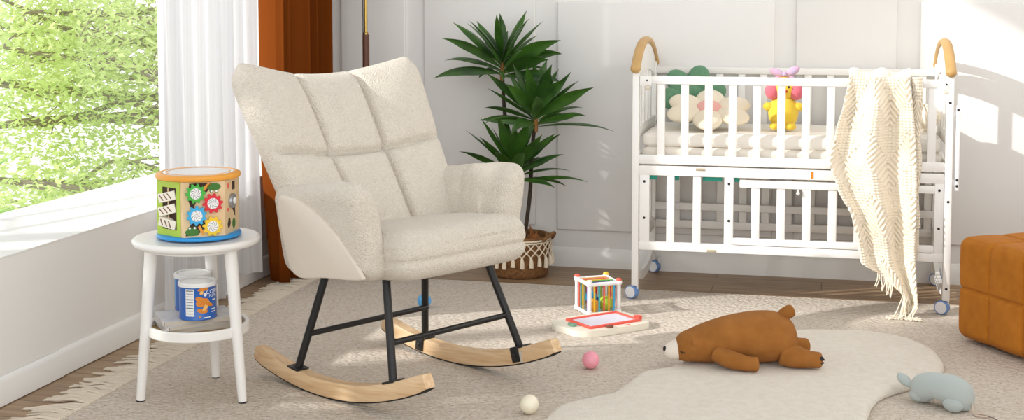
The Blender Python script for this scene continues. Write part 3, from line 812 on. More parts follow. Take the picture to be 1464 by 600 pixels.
# yellow plush chick
t = thing('plush_chick', 'yellow plush toy with pink ear muffs and bow in the crib', 'plush toy', (-.155,5.24,ZMT))
b = G(); ell(b, (0,0,.066), (.058,.048,.070), None, 28, 18); ell(b, (-.056,-.008,.088), (.022,.018,.018), None, 14, 10); ell(b, (.056,-.008,.088), (.022,.018,.018), None, 14, 10); ell(b, (-.028,-.03,.014), (.024,.03,.016), None, 14, 10); ell(b, (.028,-.03,.014), (.024,.03,.016), None, 14, 10); obj('body', b, 'yellow_plush', t, ang=180)
b = G(); ell(b, (.004,0,.158), (.050,.046,.046), None, 24, 16); hd = obj('head', b, 'yellow_plush', t, ang=180)
for s in (-1, 1):
    b = G(); ell(b, (.004+s*.045,-.012,.148), (.030,.032,.034), None, 18, 12); obj('ear_muff', b, 'rose_plush', hd, ang=180)
    b = G(); ell(b, (.004+s*.017,-.044,.166), .0045, None, 10, 8); obj('eye', b, 'black_plush', hd)
b = G(); ell(b, (.004,-.050,.150), (.013,.012,.007), None, 12, 8); obj('beak', b, 'red_felt', hd)
b = G(); tube(b, [(.004+.048*math.sin(a), -.004, .158+.052*math.cos(a)) for a in [(-1.6+.2*i) for i in range(17)]], .007, 8); hb = obj('head_band', b, 'bow_fabric', hd)
b = G(); ell(b, (-.026,-.006,.220), (.030,.012,.014), RY(.35), 16, 10); ell(b, (.034,-.006,.226), (.030,.012,.016), RY(-.5), 16, 10); ell(b, (.004,-.010,.214), .010, None, 10, 8); obj('bow', b, 'bow_fabric', hb, ang=180)

# ================================================================ KNIT BLANKET over the front rail
t = thing('knit_blanket', 'cream chunky knit throw with fringe draped over the crib front rail', 'blanket', (.19, 5.0, 0))
zs = [.89,.86,.78,.68,.556,.47,.36,.27,.194,.13,.06]
Lx = [.085,.080,.066,.045,.026,.055,.105,.122,.133,.185,.250]
Rx = [.300,.304,.312,.316,.320,.323,.328,.330,.334,.338,.340]
def knit(u, s):
    """u across 0..1, s cloth length in m; surface relief"""
    zig = abs(((u*2.0+.15) % 1.0)-.5)*2
    q = (s+zig*.13)/.115
    k = int(math.floor(q)) % 2
    if k == 0:
        return .0055*abs(math.sin(u*PI*20)*math.sin(s*PI/.0105))-.001
    d = 1 if ((u*2.0+.15) % 1.0) < .5 else -1
    return .0046*math.sin(2*PI*(u*.26*d*.9+s*.75)/.0175)
def front_pt(u, z):
    zz = -z; xl = lerp_list([-q for q in zs], Lx, zz); xr = lerp_list([-q for q in zs], Rx, zz)
    x = xl+(xr-xl)*u; s = .90-z
    dep = min(1, s/.12)
    fold = .024*math.sin(u*13+.9+z*1.6)+.012*math.sin(u*7.2-z*2)+.006*math.sin(u*23+z*4)
    y = YF-.030-.004*s - dep*(fold*.9+.022) - knit(u, s) - .022*max(0, .25-z)/.25
    return V((x+.006*math.sin(z*9+u*3), y, z))
def drape(u, v):
    if v < .16:      # inside the crib, then over the rail
        f = v/.16
        if f < .5: 
            z = .70+(.865-.70)*(f/.5); y = YF+.026; s = .90-z; nn = 1
            return V((.10+.20*u, y+knit(u, s+.2)+.006*math.sin(u*17), z))
        a = (f-.5)/.5*PI; s = .9
        r = .026+knit(u, .09*f-.09)*.5+.006*math.sin(u*13+.9)
        return V((.088+(.304-.088)*u, YF+r*math.cos(a)*.95, .866+r*math.sin(a)*1.0+.003*math.sin(u*15)))
    f = (v-.16)/.84
    zb = .055 if u > .62 else .055+(.62-u)*.20/.62*1.2
    # left edge ends higher: the throw hangs as a point to the lower right
    zend = .045+max(0, .66-u)*.23
    z = .872+(zend-.872)*f
    return front_pt(u, z)
b = G(); grid(b, drape, 200, 520); bl = obj('throw', b, 'knit', t, world=True, ang=180, solid=.004)
b = G()
for i in range(44):
    u = .50+.5*i/43; zend = .045+max(0, .66-u)*.23
    p = front_pt(u, zend+.004); ln = random.uniform(.5,1)
    fl = .010 if p.z < .12 else p.z-.06
    q = [p, p+V((random.uniform(-.012,.004), -.004, -.3*(p.z-.012))), V((p.x+random.uniform(-.03,.0), p.y-.012*ln, max(.0095, fl))), V((p.x+random.uniform(-.085,.035), p.y-.03-.03*ln, max(.0085, fl-.04)))]
    tube(b, spline(q, 5), .0022, 5)
for i in range(10):
    u = .18+.02*i; zend = .045+max(0, .66-u)*.23; p = front_pt(u, zend+.004)
    tube(b, spline([p, p+V((.0,-.003,-.02)), p+V((random.uniform(-.012,.006),-.004,-.05))], 4), .0022, 5)
o = obj('fringe', b, 'knit', t, world=True, ang=180); o['kind'] = 'stuff'
# the back layer of the throw that shows at its right edge
b = G(); grid(b, lambda u, v: V((.306+.036*u+.004*math.sin(v*14), YF-.022-.010*math.sin(u*3)-knit(u*.3, v*.5), .872-.55*v)), 30, 200); obj('folded_edge', b, 'knit', t, world=True, ang=180, solid=.004)
b = G()
for i in range(9):
    x = .309+.0038*i; tube(b, spline([(x, YF-.026, .325), (x+.001, YF-.027, .27), (x+random.uniform(-.004,.004), YF-.028, .21)], 4), .0022, 5)
obj('edge_tassels', b, 'knit', t, world=True)
# knit cushion at the right end of the mattress
t = thing('knit_cushion', 'bunched cream knit cushion at the right end of the crib mattress', 'cushion', (.375,5.33,ZMT))
b = G(); grid(b, lambda u, v: V((math.cos(2*PI*u)*math.sin(PI*v)*.058, math.sin(2*PI*u)*math.sin(PI*v)*.11, .045-.045*math.cos(PI*v)))*(1+.07*math.sin(2*PI*u*14+v*9)), 120, 40, True); bmesh.ops.translate(b, verts=b.verts[:], vec=(0,0,.003)); obj('cover', b, 'knit', t, ang=180)

# ================================================================ BASKET + PLANT
BC = (-1.235,5.385,0)
t = thing('planter_basket', 'woven brown basket with cream macrame net beside the rocking chair', 'basket', BC)
b = G(); rings = []
for r, z in ((0.001,0.0),(.105,0.0),(.116,.004),(.119,.02),(.122,.06),(.124,.11),(.127,.160),(.129,.166),(.127,.172),(.121,.170),(.119,.160),(.116,.11),(.112,.03),(.10,.012),(.001,.012)):
    ring = []
    for j in range(96):
        a = 2*PI*j/96
        w = .0018*math.sin(a*48)*math.cos(z*2*PI/.022) if .003 < z < .166 and r > .1 else 0
        ring.append(V(((r+w)*math.cos(a), (r+w)*math.sin(a), z)))
    rings.append(ring)
skin(b, rings); obj('basket_body', b, 'basket_weave', t, ang=180)
for a0 in (-.25, PI-.25):
    b = G(); pts = []
    for i in range(13):
        f = i/12; pts.append((.127*math.cos(a0)+.03*math.sin(PI*f)*math.cos(a0)-(f-.5)*.09*math.sin(a0), .127*math.sin(a0)+.03*math.sin(PI*f)*math.sin(a0)+(f-.5)*.09*math.cos(a0), .158+.030*math.sin(PI*f)))
    tube(b, pts, .0075, 10); obj('handle', b, 'basket_weave', t)
b = G(); NT = 22; R1 = .1305
def cylp(a, z, r=R1): return V((r*math.cos(a), r*math.sin(a), z))
tube(b, [cylp(2*PI*i/60, .158) for i in range(61)], .004, 6)
tube(b, [cylp(2*PI*i/60, .149) for i in range(61)], .003, 6)
for row, (za, zb_) in enumerate(((.149,.130),(.130,.111),(.111,.092))):
    for k in range(NT):
        for s in (-1, 1):
            off = (row % 2)*.5
            tube(b, [cylp(2*PI*(k+off)/NT, za), cylp(2*PI*(k+off+s*.25)/NT, (za+zb_)/2+.001, R1+.002), cylp(2*PI*(k+off+s*.5)/NT, zb_)], .0028, 5)
for row, z in enumerate((.130,.111,.092)):
    for k in range(NT):
        ell(b, cylp(2*PI*(k+((row+1) % 2)*.5)/NT, z, R1+.001), .0055, None, 8, 6)
ma = obj('macrame_net', b, 'macrame', t, ang=180)
b = G()
for k in range(NT):
    a = 2*PI*(k+.5)/NT; ln = random.uniform(.036,.048)
    tube(b, [cylp(a, .092, R1+.002), cylp(a, .086, R1+.004), cylp(a+.01, .07, R1+.004), cylp(a, .092-ln, R1+.005)], [.0035,.0065,.0085,.0095], 8)
obj('tassels', b, 'macrame', ma)
pl = thing('potted_plant', 'tall green plant with three leafy crowns in the woven basket', 'plant', BC[:2]+(.013,))
b = G(); lathe(b, [(0,0),(.085,0),(.095,.05),(.098,.128),(0,.128)], 24); obj('pot', b, 'black_rubber', pl)
b = G(); lathe(b, [(.0,.1285),(.094,.1285),(.09,.142),(.05,.150),(0,.152)], 24)
for v in b.verts: v.co += V((0,0,.012*noise.noise(v.co*40))) if v.co.z > .135 else V((0,0,0))
for i in range(16):
    a = random.random()*6.28; r = random.uniform(.04,.085); tube(b, [(r*math.cos(a), r*math.sin(a), .138), (r*1.02*math.cos(a+.2), r*1.02*math.sin(a+.2), .16), (r*1.05*math.cos(a+.3), r*1.05*math.sin(a+.3), random.uniform(.165,.185))], [.006,.008,.001], 5, flat=.35)
obj('moss', b, 'moss', pl)
def leaf(bm, base, az, el, L_, W_, droop, roll=0.):
    d = V((math.cos(az)*math.cos(el), math.sin(az)*math.cos(el), math.sin(el))); p = V(base); n = 12; rows = []
    e = el
    for i in range(n+1):
        f = i/n
        d = V((math.cos(az)*math.cos(e), math.sin(az)*math.cos(e), math.sin(e)))
        side = V((-math.sin(az), math.cos(az), 0)); up = side.cross(d); 
        side2 = side*math.cos(roll)+up*math.sin(roll); up2 = side2.cross(d)
        w = W_*(math.sin(PI*min(1, f**1.05))**1.15)*(1+.06*math.sin(f*14+az*3))+.0045*(1-f)+.0006
        rows.append((p-side2*w*.5*1+up2*(-w*.14)*-1, p-side2*w*.25+up2*.03*w, p-up2*w*.06, p+side2*w*.25+up2*.03*w, p+side2*w*.5+up2*w*.14))
        p = p+V((d.x, d.y*(.62 if d.y > 0 else 1), d.z))*(L_/n); e -= droop/n*(0.4+1.2*f)
    vs = [[bm.verts.new(q) for q in r] for r in rows]
    for i in range(n):
        for j in range(4): bm.faces.new((vs[i][j], vs[i][j+1], vs[i+1][j+1], vs[i+1][j]))
def crown(top, n, L_, seed, tilt=(0,0), sp=1.):
    rnd = random.Random(seed); b = G()
    for i in range(n):
        f = i/(n-1); az = i*2.399+rnd.uniform(-.25,.25); el = math.radians(10+60*f**1.1)+rnd.uniform(-.12,.12)
        el = el+tilt[1]*math.sin(az)+tilt[0]*math.cos(az)
        base = V(top)+V((0,0,-.03+.075*f))
        leaf(b, base, az, el, L_*rnd.uniform(.8,1.12)*(1-.18*f), .048*rnd.uniform(.85,1.2), rnd.uniform(.25,1.1)*(1-.5*f)*sp, rnd.uniform(-1.1,1.1))
    o = obj('foliage', b, 'leaf', pl, ang=180)
    return o
def P_(x, y, z): return V((x-BC[0], y-BC[1], z-.013))
for (x0, y0), (x1, y1, z1), n, L_, seed in (((-1.262,5.40), (-1.318,5.41,.86), 28, .29, 3), ((-1.215,5.37), (-1.165,5.37,.655), 28, .31, 11), ((-1.24,5.36), (-1.258,5.34,.42), 30, .30, 23)):
    p0 = P_(x0, y0, .14); p1 = P_(x1, y1, z1)
    b = G(); tube(b, spline([p0, p0.lerp(p1, .4)+V((.006,0,0)), p0.lerp(p1, .75)+V((-.003,0,0)), p1], 6), [.0085]*7+[.008]*6+[.0075]*6, 10); obj('trunk', b, 'trunk', pl)
    b = G(); tube(b, [p1+V((0,0,-.05)), p1+V((0,0,-.01)), p1+V((0,0,.03))], [.009,.0105,.004], 10); obj('shoot', b, 'trunk_top', pl)
    crown(p1, n, L_, seed)

# ================================================================ OTTOMAN
OA = math.radians(33.1)
def ot_disp(p, n):
    def groove(q, cells, half):
        u = (q/half+1)/2*cells; d = abs(u-round(u)); r = round(u)
        return (math.exp(-(d/.028)**2) if 0 < r < cells else 0), 4*(u % 1)*(1-u % 1)
    an = (abs(n.x), abs(n.y), abs(n.z)); k = an.index(max(an)); S_ = .24; Hh = .177
    if k == 2: g1, b1 = groove(p.x, 3, S_); g2, b2 = groove(p.y, 3, S_)
    elif k == 0: g1, b1 = groove(p.y, 3, S_); g2, b2 = groove(p.z, 2, Hh)
    else: g1, b1 = groove(p.x, 3, S_); g2, b2 = groove(p.z, 2, Hh)
    w = max(0, min(1, (max(an)-.5)/.3))
    return w*(.006*math.sqrt(max(0, b1*b2))-.009*max(g1, g2))
b = G(); rbox(b, (.240,.240,.168), .030, 84, ot_disp); bmesh.ops.translate(b, verts=b.verts[:], vec=(0,0,.184))
t = thing('ottoman', 'mustard velvet cube ottoman with woven square panels at the right edge', 'ottoman', (.776,4.585,ZR), (0,0,OA))
obj('cushion', b, 'ottoman_velvet', t, ang=180)
b = G()
for sx in (-1,1):
    for sy in (-1,1): lathe(b, [(0,0),(.02,0),(.022,.004),(.02,.03),(0,.03)], 16, (sx*.17, sy*.17, 0))
obj('feet', b, 'black_rubber', t)

# ================================================================ BALLS
def ball(x, y, r, m, label, z=ZR):
    t = thing('play_ball', label, 'ball', (x, y, z+.0003), (0,0,0), 'small plastic play balls on the rug')
    b = G(); q = bmesh.ops.create_uvsphere(b, u_segments=32, v_segments=20, radius=r)
    dd = V((.25,-.9,.35)).normalized()
    for v in b.verts:
        a = v.co.normalized().angle(dd)
        if a < .42: v.co *= 1-.035*(1-(a/.42)**4)
        v.co.z += r
    obj('shell', b, m, t, ang=180)
ball(-1.442,4.69,.026,'ball_blue','blue play ball on the rug behind the rocking chair')
ball(-.696,4.022,.0275,'ball_pink','pink play ball on the rug left of the bear')
ball(-.784,3.535,.0270,'ball_cream','cream play ball beside the sheepskin rug edge')

# ================================================================ SENSORY CUBE
t = thing('sensory_cube', 'white toy cube with coloured elastic bands behind the drawing board', 'toy', (-.800,4.765,ZR), (0,0,math.radians(33)))
S = .058; H_ = .128
b = G()
for z in (.010, H_-.010):
    for a0, a1 in (((-S,-S),(S,-S)),((S,-S),(S,S)),((S,S),(-S,S)),((-S,S),(-S,-S))):
        tube(b, [(*a0, z), (*a1, z)], .0072, 10)
for sx in (-1,1):
    for sy in (-1,1): tube(b, [(sx*S,sy*S,.010),(sx*S,sy*S,H_-.010)], .0078, 12)
obj('frame', b, 'toy_white', t)
b = G(); bx(b, -S, S, -S, S, .002, .008, .002); obj('floor_plate', b, 'toy_white', t)
caps = {(-1,1):'toy_coral', (1,1):'toy_yellow', (1,-1):'toy_coral', (-1,-1):'toy_white'}
for (sx, sy), m_ in caps.items():
    b = G(); ell(b, (sx*S, sy*S, H_-.008), .0125, None, 16, 10); ell(b, (sx*S, sy*S, .0125), .0118, None, 16, 10); cn = obj('corner', b, 'toy_white', t)
    b = G(); lathe(b, [(0,H_+.008),(.008,H_+.007),(.0105,H_+.003),(.0105,H_-.001),(0,H_-.001)], 16, (sx*S, sy*S, 0)); obj('corner_cap', b, m_, cn)
cols = ['toy_teal','toy_coral','toy_dark','toy_blue','toy_yellow','toy_orange','toy_red','toy_green','toy_toyred']
bands = [['toy_yellow','toy_teal','toy_coral','toy_orange','toy_skyblue'],['toy_red','toy_skyblue','toy_orange','toy_red','toy_darkgreen'],['toy_lime','toy_red','toy_blue','toy_coral','toy_yellow'],['toy_coral','toy_teal','toy_yellow','toy_darkgreen','toy_purple']]
for f in range(4):
    for i, m_ in enumerate(bands[f]):
        q = -.038+.019*i; mt = RZ(f*PI/2)
        b = G(); pa = mt @ V((q, -S, 0)); box(b, (pa.x, pa.y, H_/2), (.0062,.0024,H_-.022), mt); obj('band', b, m_, t, smooth=False)
for i, m_ in enumerate(['toy_purple','toy_green','toy_yellow','toy_coral','toy_orange']):
    q = -.038+.019*i
    b = G(); box(b, (0, q, H_-.006), (2*S-.01, .0075, .002)); obj('band', b, m_, t, smooth=False)
for x, y, r, m_, lab, z in ((-.028,-.02,.025,'toy_orange','orange ball inside the toy cube',0),(.026,-.010,.027,'toy_lime','lime green ball inside the toy cube',0),(.0,.030,.024,'toy_purple','purple ball inside the toy cube',0),(-.02,.018,.022,'toy_skyblue','sky blue ball on top of the others inside the toy cube',.026)):
    wp = V((-.800,4.765,0))+RZ(math.radians(33)) @ V((x, y, 0))
    tt = thing('shape_ball', lab, 'ball', (wp.x, wp.y, ZR+.0082+z), (0,0,0), 'balls in the sensory cube')
    b = G(); ell(b, (0,0,r), r, None, 20, 14)
    bmesh.ops.create_icosphere(b, subdivisions=1, radius=r*1.03, matrix=Matrix.Translation((0,0,r)))
    obj('shell', b, m_, tt, ang=30)

# ================================================================ DRAWING BOARD
DA = math.radians(45)
t = thing('drawing_board', 'cream toy drawing board with coral frame lying before the sensory cube', 'drawing board', (-.752,4.550,ZR), (0,0,DA))
hw, hh = .152, .108
ol_ = [(-hw-.004,-.055),(-hw+.012,-.085),(-hw+.05,-hh+.004),(0,-hh),(hw-.04,-hh+.002),(hw-.006,-hh+.022),(hw,-.05),(hw,.05),(hw-.008,hh-.022),(hw-.045,hh),(0,hh),(-hw+.05,hh),(-hw+.014,hh-.016),(-hw-.008,.07),(-hw-.018,.035),(-hw-.008,.0)]
pts = [(p.x, p.y) for p in spline([(x, y, 0) for x, y in ol_], 5, True)]
b = G(); prism(b, pts, Matrix.Translation((0,0,.0004)), .022, .007); obj('tray', b, 'toy_cream', t, ang=50)
fw0, fw1, fh0, fh1 = -.102, .118, -.078, .072
b = G()
for x0, x1, y0, y1 in ((fw0,fw1,fh0,fh0+.013),(fw0,fw1,fh1-.013,fh1),(fw0,fw0+.013,fh0+.011,fh1-.011),(fw1-.013,fw1,fh0+.011,fh1-.011)): bx(b, x0, x1, y0, y1, .0215, .030, .003)
obj('screen_frame', b, 'toy_coral', t)
b = G(); bx(b, fw0+.01, fw1-.01, fh0+.01, fh1-.01, .0215, .0252); obj('screen', b, 'screen', t, smooth=False)
def star(n, r0, r1): return [((r0 if k % 2 else r1)*math.cos(PI*k/n), (r0 if k % 2 else r1)*math.sin(PI*k/n)) for k in range(2*n)]
b = G(); prism(b, star(6,.011,.016), Matrix.Translation((.128,-.045,.0225)), .012, .002); o = obj('stamp', b, 'toy_coral', t); o['label'] = 'coral flower-shaped stamp'
b = G(); prism(b, disc(.012, 16, 1.1, .8), Matrix.Translation((-.125,-.012,.0222)), .010, .002); prism(b, disc(.008, 16), Matrix.Translation((-.126,.008,.0222)), .009, .002); o = obj('stamp', b, 'toy_sage', t); o['label'] = 'sage green stamp'
b = G(); prism(b, disc(.013, 16, 1.1, .8), Matrix.Translation((-.030,-.094,.0222)), .009, .002); o = obj('stamp', b, 'toy_brown', t); o['label'] = 'brown stamp'
b = G(); bx(b, .035, .055, -.099, -.095, .0222, .0245, .001); o = obj('slider', b, 'toy_coral', t)

# ================================================================ PLUSH BEAR
ZF = ZR+.0325
t = thing('plush_bear', 'brown plush bear lying on its belly on the sheepskin rug', 'plush bear', (-.228,4.105,ZF), (0,0,math.radians(14)))
t.scale = (.96,.96,.90)
def loft(bm, secs, n=28, floor_=0.0):
    """secs: x, y, zc, ry, rz -> smooth closed body along x"""
    ks = [V((s[0], s[1], s[2])) for s in secs]; rads = [V((s[3], s[4], 0)) for s in secs]
    cs = spline(ks, 5); rs = spline(rads, 5); rings = []
    for c_, r_ in zip(cs, rs):
        ring = []
        for j in range(n):
            a = 2*PI*j/n; z = c_.z+r_.y*math.sin(a)
            ring.append(V((c_.x, c_.y+max(r_.x,.0005)*math.cos(a), max(z, floor_))))
        rings.append(ring)
    skin(bm, rings)
b = G(); loft(b, [(-.225,0,.044,.012,.012),(-.220,0,.046,.034,.034),(-.205,0,.050,.050,.047),(-.175,0,.056,.062,.056),(-.125,0,.066,.074,.068),(-.06,0,.076,.086,.079),(.01,0,.083,.094,.086),(.07,0,.086,.097,.087),(.115,0,.084,.092,.080),(.145,0,.080,.074,.064),(.160,0,.077,.046,.040),(.166,0,.076,.014,.013)], 36, .001); body = obj('body', b, 'bear_plush', t, ang=180)
b = G(); loft(b, [(-.262,0,.034,.008,.008),(-.258,0,.034,.021,.020),(-.244,0,.036,.030,.029),(-.222,0,.040,.036,.035),(-.20,0,.042,.034,.034)], 24, .001); mz = obj('muzzle', b, 'bear_muzzle', t, ang=180)
b = G(); ell(b, (-.258,-.006,.044), (.007,.012,.010), None, 16, 10); obj('nose', b, 'black_plush', mz)
for s in (-1, 1):
    b = G(); ell(b, (-.168,s*.054,.078), (.015,.009,.014), RX(s*.5), 16, 10); ell(b, (-.172,s*.0555,.079), (.009,.010,.008), RX(s*.5), 12, 8); obj('ear', b, 'bear_plush', body, ang=180)
    b = G()
    for k in (-1, 0, 1): tube(b, [(-.2085+.004*k, s*.0475, .048-.003*abs(k)), (-.2055+.004*k, s*.0505, .0425-.003*abs(k))], .0011, 5)
    tube(b, [(-.215,s*.0435,.046),(-.208,s*.049,.0435),(-.2,s*.0525,.044)], .0011, 5)
    obj('stitched_eye', b, 'black_plush', body)
    # arm
    b = G(); tube(b, spline([(-.10,s*.065,.045),(-.065,s*.098,.034),(-.02,s*.118,.026),(.012,s*.124,.0245),(.022,s*.125,.0245)], 5), [.030]*6+[.030,.029,.028,.027,.026,.025,.0245,.0245,.024,.024,.023,.021,.016,.010,.002], 16); obj('arm', b, 'bear_plush', body, ang=180)
    # hind leg
    b = G(); tube(b, spline([(.11,s*.055,.042),(.16,s*.075,.032),(.20,s*.085,.028),(.222,s*.088,.0275),(.232,s*.089,.0275)], 5), [.040]*4+[.038,.036,.034,.032,.030,.0285,.028,.0275,.0272,.027,.0265,.025,.023,.019,.012,.006,.001], 16); lg = obj('leg', b, 'bear_plush', body, ang=180)
    if s < 0:
        b = G(); ell(b, (.2215,-.1095,.038), (.0075,.003,.0075), RX(-.4), 12, 8)
        for dx, dz in ((.0105,-.002),(.008,-.012),(.001,-.014)): ell(b, (.221+dx*.8,-.1115+abs(dx)*.25,.036+dz), .0028, None, 8, 6)
        obj('paw_print', b, 'black_plush', lg)
b = G(); tube(b, spline([(.108,0,.150),(.128,0,.163),(.150,0,.176),(.158,0,.180)], 5), [.013,.015,.017,.019,.0205,.0215,.022,.022,.022,.0215,.0205,.019,.0165,.012,.007,.001], 16); obj('tail', b, 'bear_plush', body, ang=180)

# ================================================================ GREY PLUSH WHALE-LIKE TOY
t = thing('plush_pillow_toy', 'pale grey bean-shaped plush toy with a tail beside the sheepskin rug', 'plush toy', (.330,3.875,ZR), (0,0,math.radians(-28)))
t.scale = (.93,.93,.93)
b = G(); loft(b, [(-.085,0,.047,.008,.008),(-.082,0,.046,.024,.026),(-.066,0,.044,.038,.042),(-.035,0,.050,.045,.046),(.0,0,.057,.048,.043),(.035,0,.054,.050,.048),(.065,0,.048,.048,.047),(.090,0,.042,.038,.039),(.102,0,.040,.022,.022),(.105,0,.040,.006,.006)], 30, .0008)
for v in b.verts:
    x, z = v.co.x, v.co.z
    if z < .03: v.co.z += .020*math.exp(-((x+.0)/.022)**2)*(1-z/.03)
body = obj('body', b, 'grey_plush', t, ang=180)
b = G(); ell(b, (.058,-.036,.024), (.032,.022,.023), None, 18, 12); obj('foot', b, 'grey_plush', body, ang=180)
b = G(); ell(b, (-.062,-.022,.026), (.024,.018,.020), None, 18, 12); obj('foot', b, 'grey_plush', body, ang=180)
b = G(); tube(b, spline([(-.072,0,.042),(-.098,.006,.046),(-.125,.014,.058),(-.145,.02,.070)], 5), [.015,.011,.010,.011,.013,.015,.017,.0185,.0195,.020,.0195,.018,.015,.011,.006,.001], 14, flat=.7); obj('tail', b, 'grey_plush', body, ang=180)
b = G(); tube(b, spline([(.10,-.004,.036),(.108,-.012,.026),(.112,-.02,.012),(.118,-.022,.004)], 4), .0022, 6)
tube(b, [(.118+.020+.020*math.cos(a), -.022+.012*math.sin(a), .0045) for a in [2*PI*i/20 for i in range(21)]], .0032, 6); lp = obj('ribbon_loop', b, 'beige_silicone', body)
b = G(); tube(b, spline([(.158,-.022,.004),(.172,-.026,.006),(.186,-.03,.004),(.2,-.04,.003)], 4), .0016, 5); obj('cord', b, 'grey_cord', lp)

# ================================================================ TREES OUTSIDE
def tree(name, label, root, limbs, clusters, nleaf, lsize, seed, lm, spread):
    rnd = random.Random(seed); t = thing(name, label, 'tree', root)
    R0 = V(root)
    b = G()
    for pts, r0, r1 in limbs:
        sp = spline([V(p)-R0 for p in pts], 6); n = len(sp)
        tube(b, sp, [r0+(r1-r0)*i/(n-1) for i in range(n)], 8)
    obj('branches', b, 'bark', t)
    b = G()
    for c_, rad, wgt in clusters:
        for i in range(int(nleaf*wgt)):
            d = V((rnd.gauss(0,1), rnd.gauss(0,1), rnd.gauss(0,.75)))*rad*.55
            p = V(c_)-R0+d
            az = rnd.random()*6.28; el = rnd.uniform(-.9,.5); L_ = lsize*rnd.uniform(.6,1.3); W_ = L_*.42; rl = rnd.uniform(-.8,.8)
            dr_ = V((math.cos(az)*math.cos(el), math.sin(az)*math.cos(el), math.sin(el))); sd = V((-math.sin(az), math.cos(az), 0)); up = sd.cross(dr_); sd = sd*math.cos(rl)+up*math.sin(rl)
            q = [p, p+dr_*L_*.5+sd*W_*.5, p+dr_*L_, p+dr_*L_*.5-sd*W_*.5]
            b.faces.new([b.verts.new(v) for v in q])
    o = obj('foliage', b, lm, t, smooth=False)
    return t
# the tree seen through the window (the room is upstairs: the crown is at window height)
TX, TY = -5.3, 10.9
rnd = random.Random(5); limbs = [([(TX,TY,-4.2),(TX+.1,TY-.1,-2.2),(TX+.05,TY,-.6),(TX-.1,TY+.1,.6),(TX,TY+.1,1.8)], .20, .06)]
clus = []
for i in range(56):
    z0 = rnd.uniform(-2.0,1.4); ang = rnd.uniform(PI*1.12, PI*1.55) if i % 5 else rnd.uniform(0, 2*PI)
    ln = rnd.uniform(1.0,3.5); p0 = V((TX,TY,z0))
    d = V((math.cos(ang), math.sin(ang), rnd.uniform(-.1,.35)))
    p1 = p0+d*ln*.4+V((0,0,.06)); p2 = p0+d*ln*.75+V((0,0,rnd.uniform(-.02,.16))); p3 = p0+d*ln+V((0,0,rnd.uniform(-.15,.12)))
    limbs.append(([p0,p1,p2,p3], .036, .009))
    for q in (p1.lerp(p2,.5), p2, p3):
        e = q+V((rnd.uniform(-.4,.4), rnd.uniform(-.4,.4), rnd.uniform(-.25,.25)))
        limbs.append(([p1.lerp(q,.6), q, e], .011, .004))
        clus.append((e, rnd.uniform(.38,.62), 1)); 
    clus.append((p3, .5, 1))
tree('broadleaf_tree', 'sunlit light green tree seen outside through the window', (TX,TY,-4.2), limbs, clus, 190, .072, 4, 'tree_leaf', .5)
# second tree, unseen, added toward the sun to shade part of the room
limbs = [([(-5.6,1.6,-4.2),(-5.5,1.7,-1.5),(-5.4,1.8,.8),(-5.2,2.0,2.4)], .18, .06)]
clus = []
rnd = random.Random(9)
SD = V((-.76,-.4385,.415))
def shade_at(px, py, pz, dist): return V((px, py, pz))+SD*dist
for iy in range(9):
    for iz in range(8):
        Y = 3.08-iy*.23+rnd.uniform(-.06,.06); z = .72+iz*.24+rnd.uniform(-.06,.06)
        if iz == 0 and iy % 3 == 1: continue
        q = shade_at(-2.27, Y, z, rnd.uniform(2.3,3.0)); clus.append((q, .23, 1))
        if (iy+iz) % 3 == 0: limbs.append(([(-5.4,1.8,.9), V((-5.1,1.9,1.4)).lerp(q,.5), q], .03, .008))
for a_, b_, c_, r_ in (((-2.68,3.35),(-2.5,3.75),(-2.36,4.25),.016),((-2.62,3.9),(-2.5,3.7),(-2.3,3.6),.009),((-2.7,3.75),(-2.55,4.2),(-2.4,4.7),.012),((-2.6,3.45),(-2.45,3.42),(-2.28,3.5),.008)):
    q = [shade_at(x_, y_, .42, d_) for (x_, y_), d_ in zip((a_, b_, c_), (1.9,1.7,1.8))]
    limbs.append(([V((-5.1,1.9,1.4)), q[0]], .03, r_)); limbs.append((q, r_, r_*.5))
tree('added_shade_tree', 'green tree added out of view beyond the window to shade part of the room', (-5.6,1.6,-4.2), limbs, clus, 230, .105, 8, 'tree_leaf_shade', .5)
# palm fronds at the window's lower left corner
t = thing('palm_plant', 'pale green palm fronds outside at the lower left of the window', 'palm', (-3.62,4.72,-.95))
b = G(); tube(b, [(0,0,0),(.02,0,.5),(0,.02,1.0)], [.06,.05,.03], 10); obj('stem', b, 'bark', t)
b = G()
for i in range(16):
    leaf(b, (0,0,1.0), i*.7+.3, random.uniform(.5,1.25), random.uniform(.6,.95), .06, random.uniform(.6,1.4), random.uniform(-.4,.4))
obj('fronds', b, 'palm_leaf', t, ang=180)

# ================================================================ LIGHT
w = bpy.data.worlds.new('World'); bpy.context.scene.world = w; w.use_nodes = True
nt = w.node_tree; N = nt.nodes; L = nt.links
tc = N.new('ShaderNodeTexCoord'); sx = N.new('ShaderNodeSeparateXYZ'); L.new(tc.outputs['Generated'], sx.inputs[0])
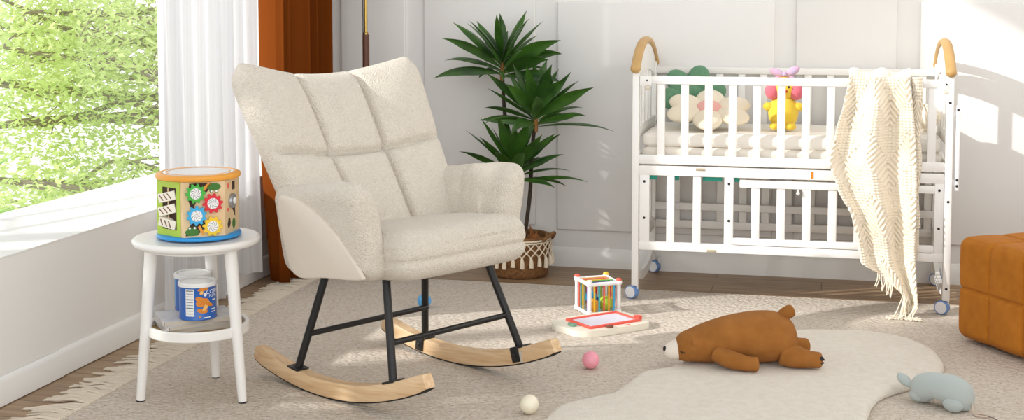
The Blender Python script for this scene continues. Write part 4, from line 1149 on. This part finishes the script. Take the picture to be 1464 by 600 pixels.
# hazy sky: bright towards the horizon, dimmer overhead
mr = N.new('ShaderNodeMapRange'); mr.inputs['From Min'].default_value = -1; mr.inputs['From Max'].default_value = 1
L.new(sx.outputs['Z'], mr.inputs['Value'])
rp = N.new('ShaderNodeValToRGB'); L.new(mr.outputs[0], rp.inputs['Fac'])
el = rp.color_ramp.elements
el[0].position = 0; el[0].color = (.62,.62,.61,1)
el[1].position = 1; el[1].color = (.26,.26,.262,1)
for p_, c_ in ((.44,(.69,.695,.70,1)), (.52,(.965,.99,1.02,1)), (.66,(.885,.91,.94,1)), (.80,(.48,.48,.48,1))):
    e_ = el.new(p_); e_.color = c_
my = N.new('ShaderNodeMapRange'); my.inputs['From Min'].default_value = -1; my.inputs['From Max'].default_value = .15; my.inputs['To Min'].default_value = 1.3; my.inputs['To Max'].default_value = 1.0
L.new(sx.outputs['Y'], my.inputs['Value'])
vm = N.new('ShaderNodeVectorMath'); vm.operation = 'SCALE'; L.new(rp.outputs['Color'], vm.inputs[0]); L.new(my.outputs[0], vm.inputs['Scale']); L.new(vm.outputs[0], N['Background'].inputs[0])
N['Background'].inputs[1].default_value = 1.62
s = bpy.data.lights.new('Sun', 'SUN'); s.energy = 3.5; s.angle = math.radians(.9); s.color = (1,.975,.94)
so = bpy.data.objects.new('Sun', s); C.objects.link(so)
so.rotation_euler = V((.76,.4385,-.415)).to_track_quat('-Z', 'Y').to_euler()

# ================================================================ CAMERA
F_, PX, PYc = 1900., 732., 130.
yaw = math.atan2(448, F_); tilt = math.atan2(130, F_)
cd = bpy.data.cameras.new('Camera'); cam = bpy.data.objects.new('Camera', cd); C.objects.link(cam)
cam.location = (0,0,1.15); cam.rotation_euler = (PI/2-tilt, 0, yaw)
cd.sensor_fit = 'HORIZONTAL'; cd.sensor_width = 36; cd.lens = 36*F_/1464; cd.shift_y = -(300-PYc)/1464
cd.clip_start = .05
bpy.context.scene.camera = cam
sc = bpy.context.scene
sc.view_settings.view_transform = 'Standard'; sc.view_settings.look = 'None'; sc.view_settings.gamma = 1; sc.view_settings.use_curve_mapping = False
sc.view_settings.exposure = 0.15
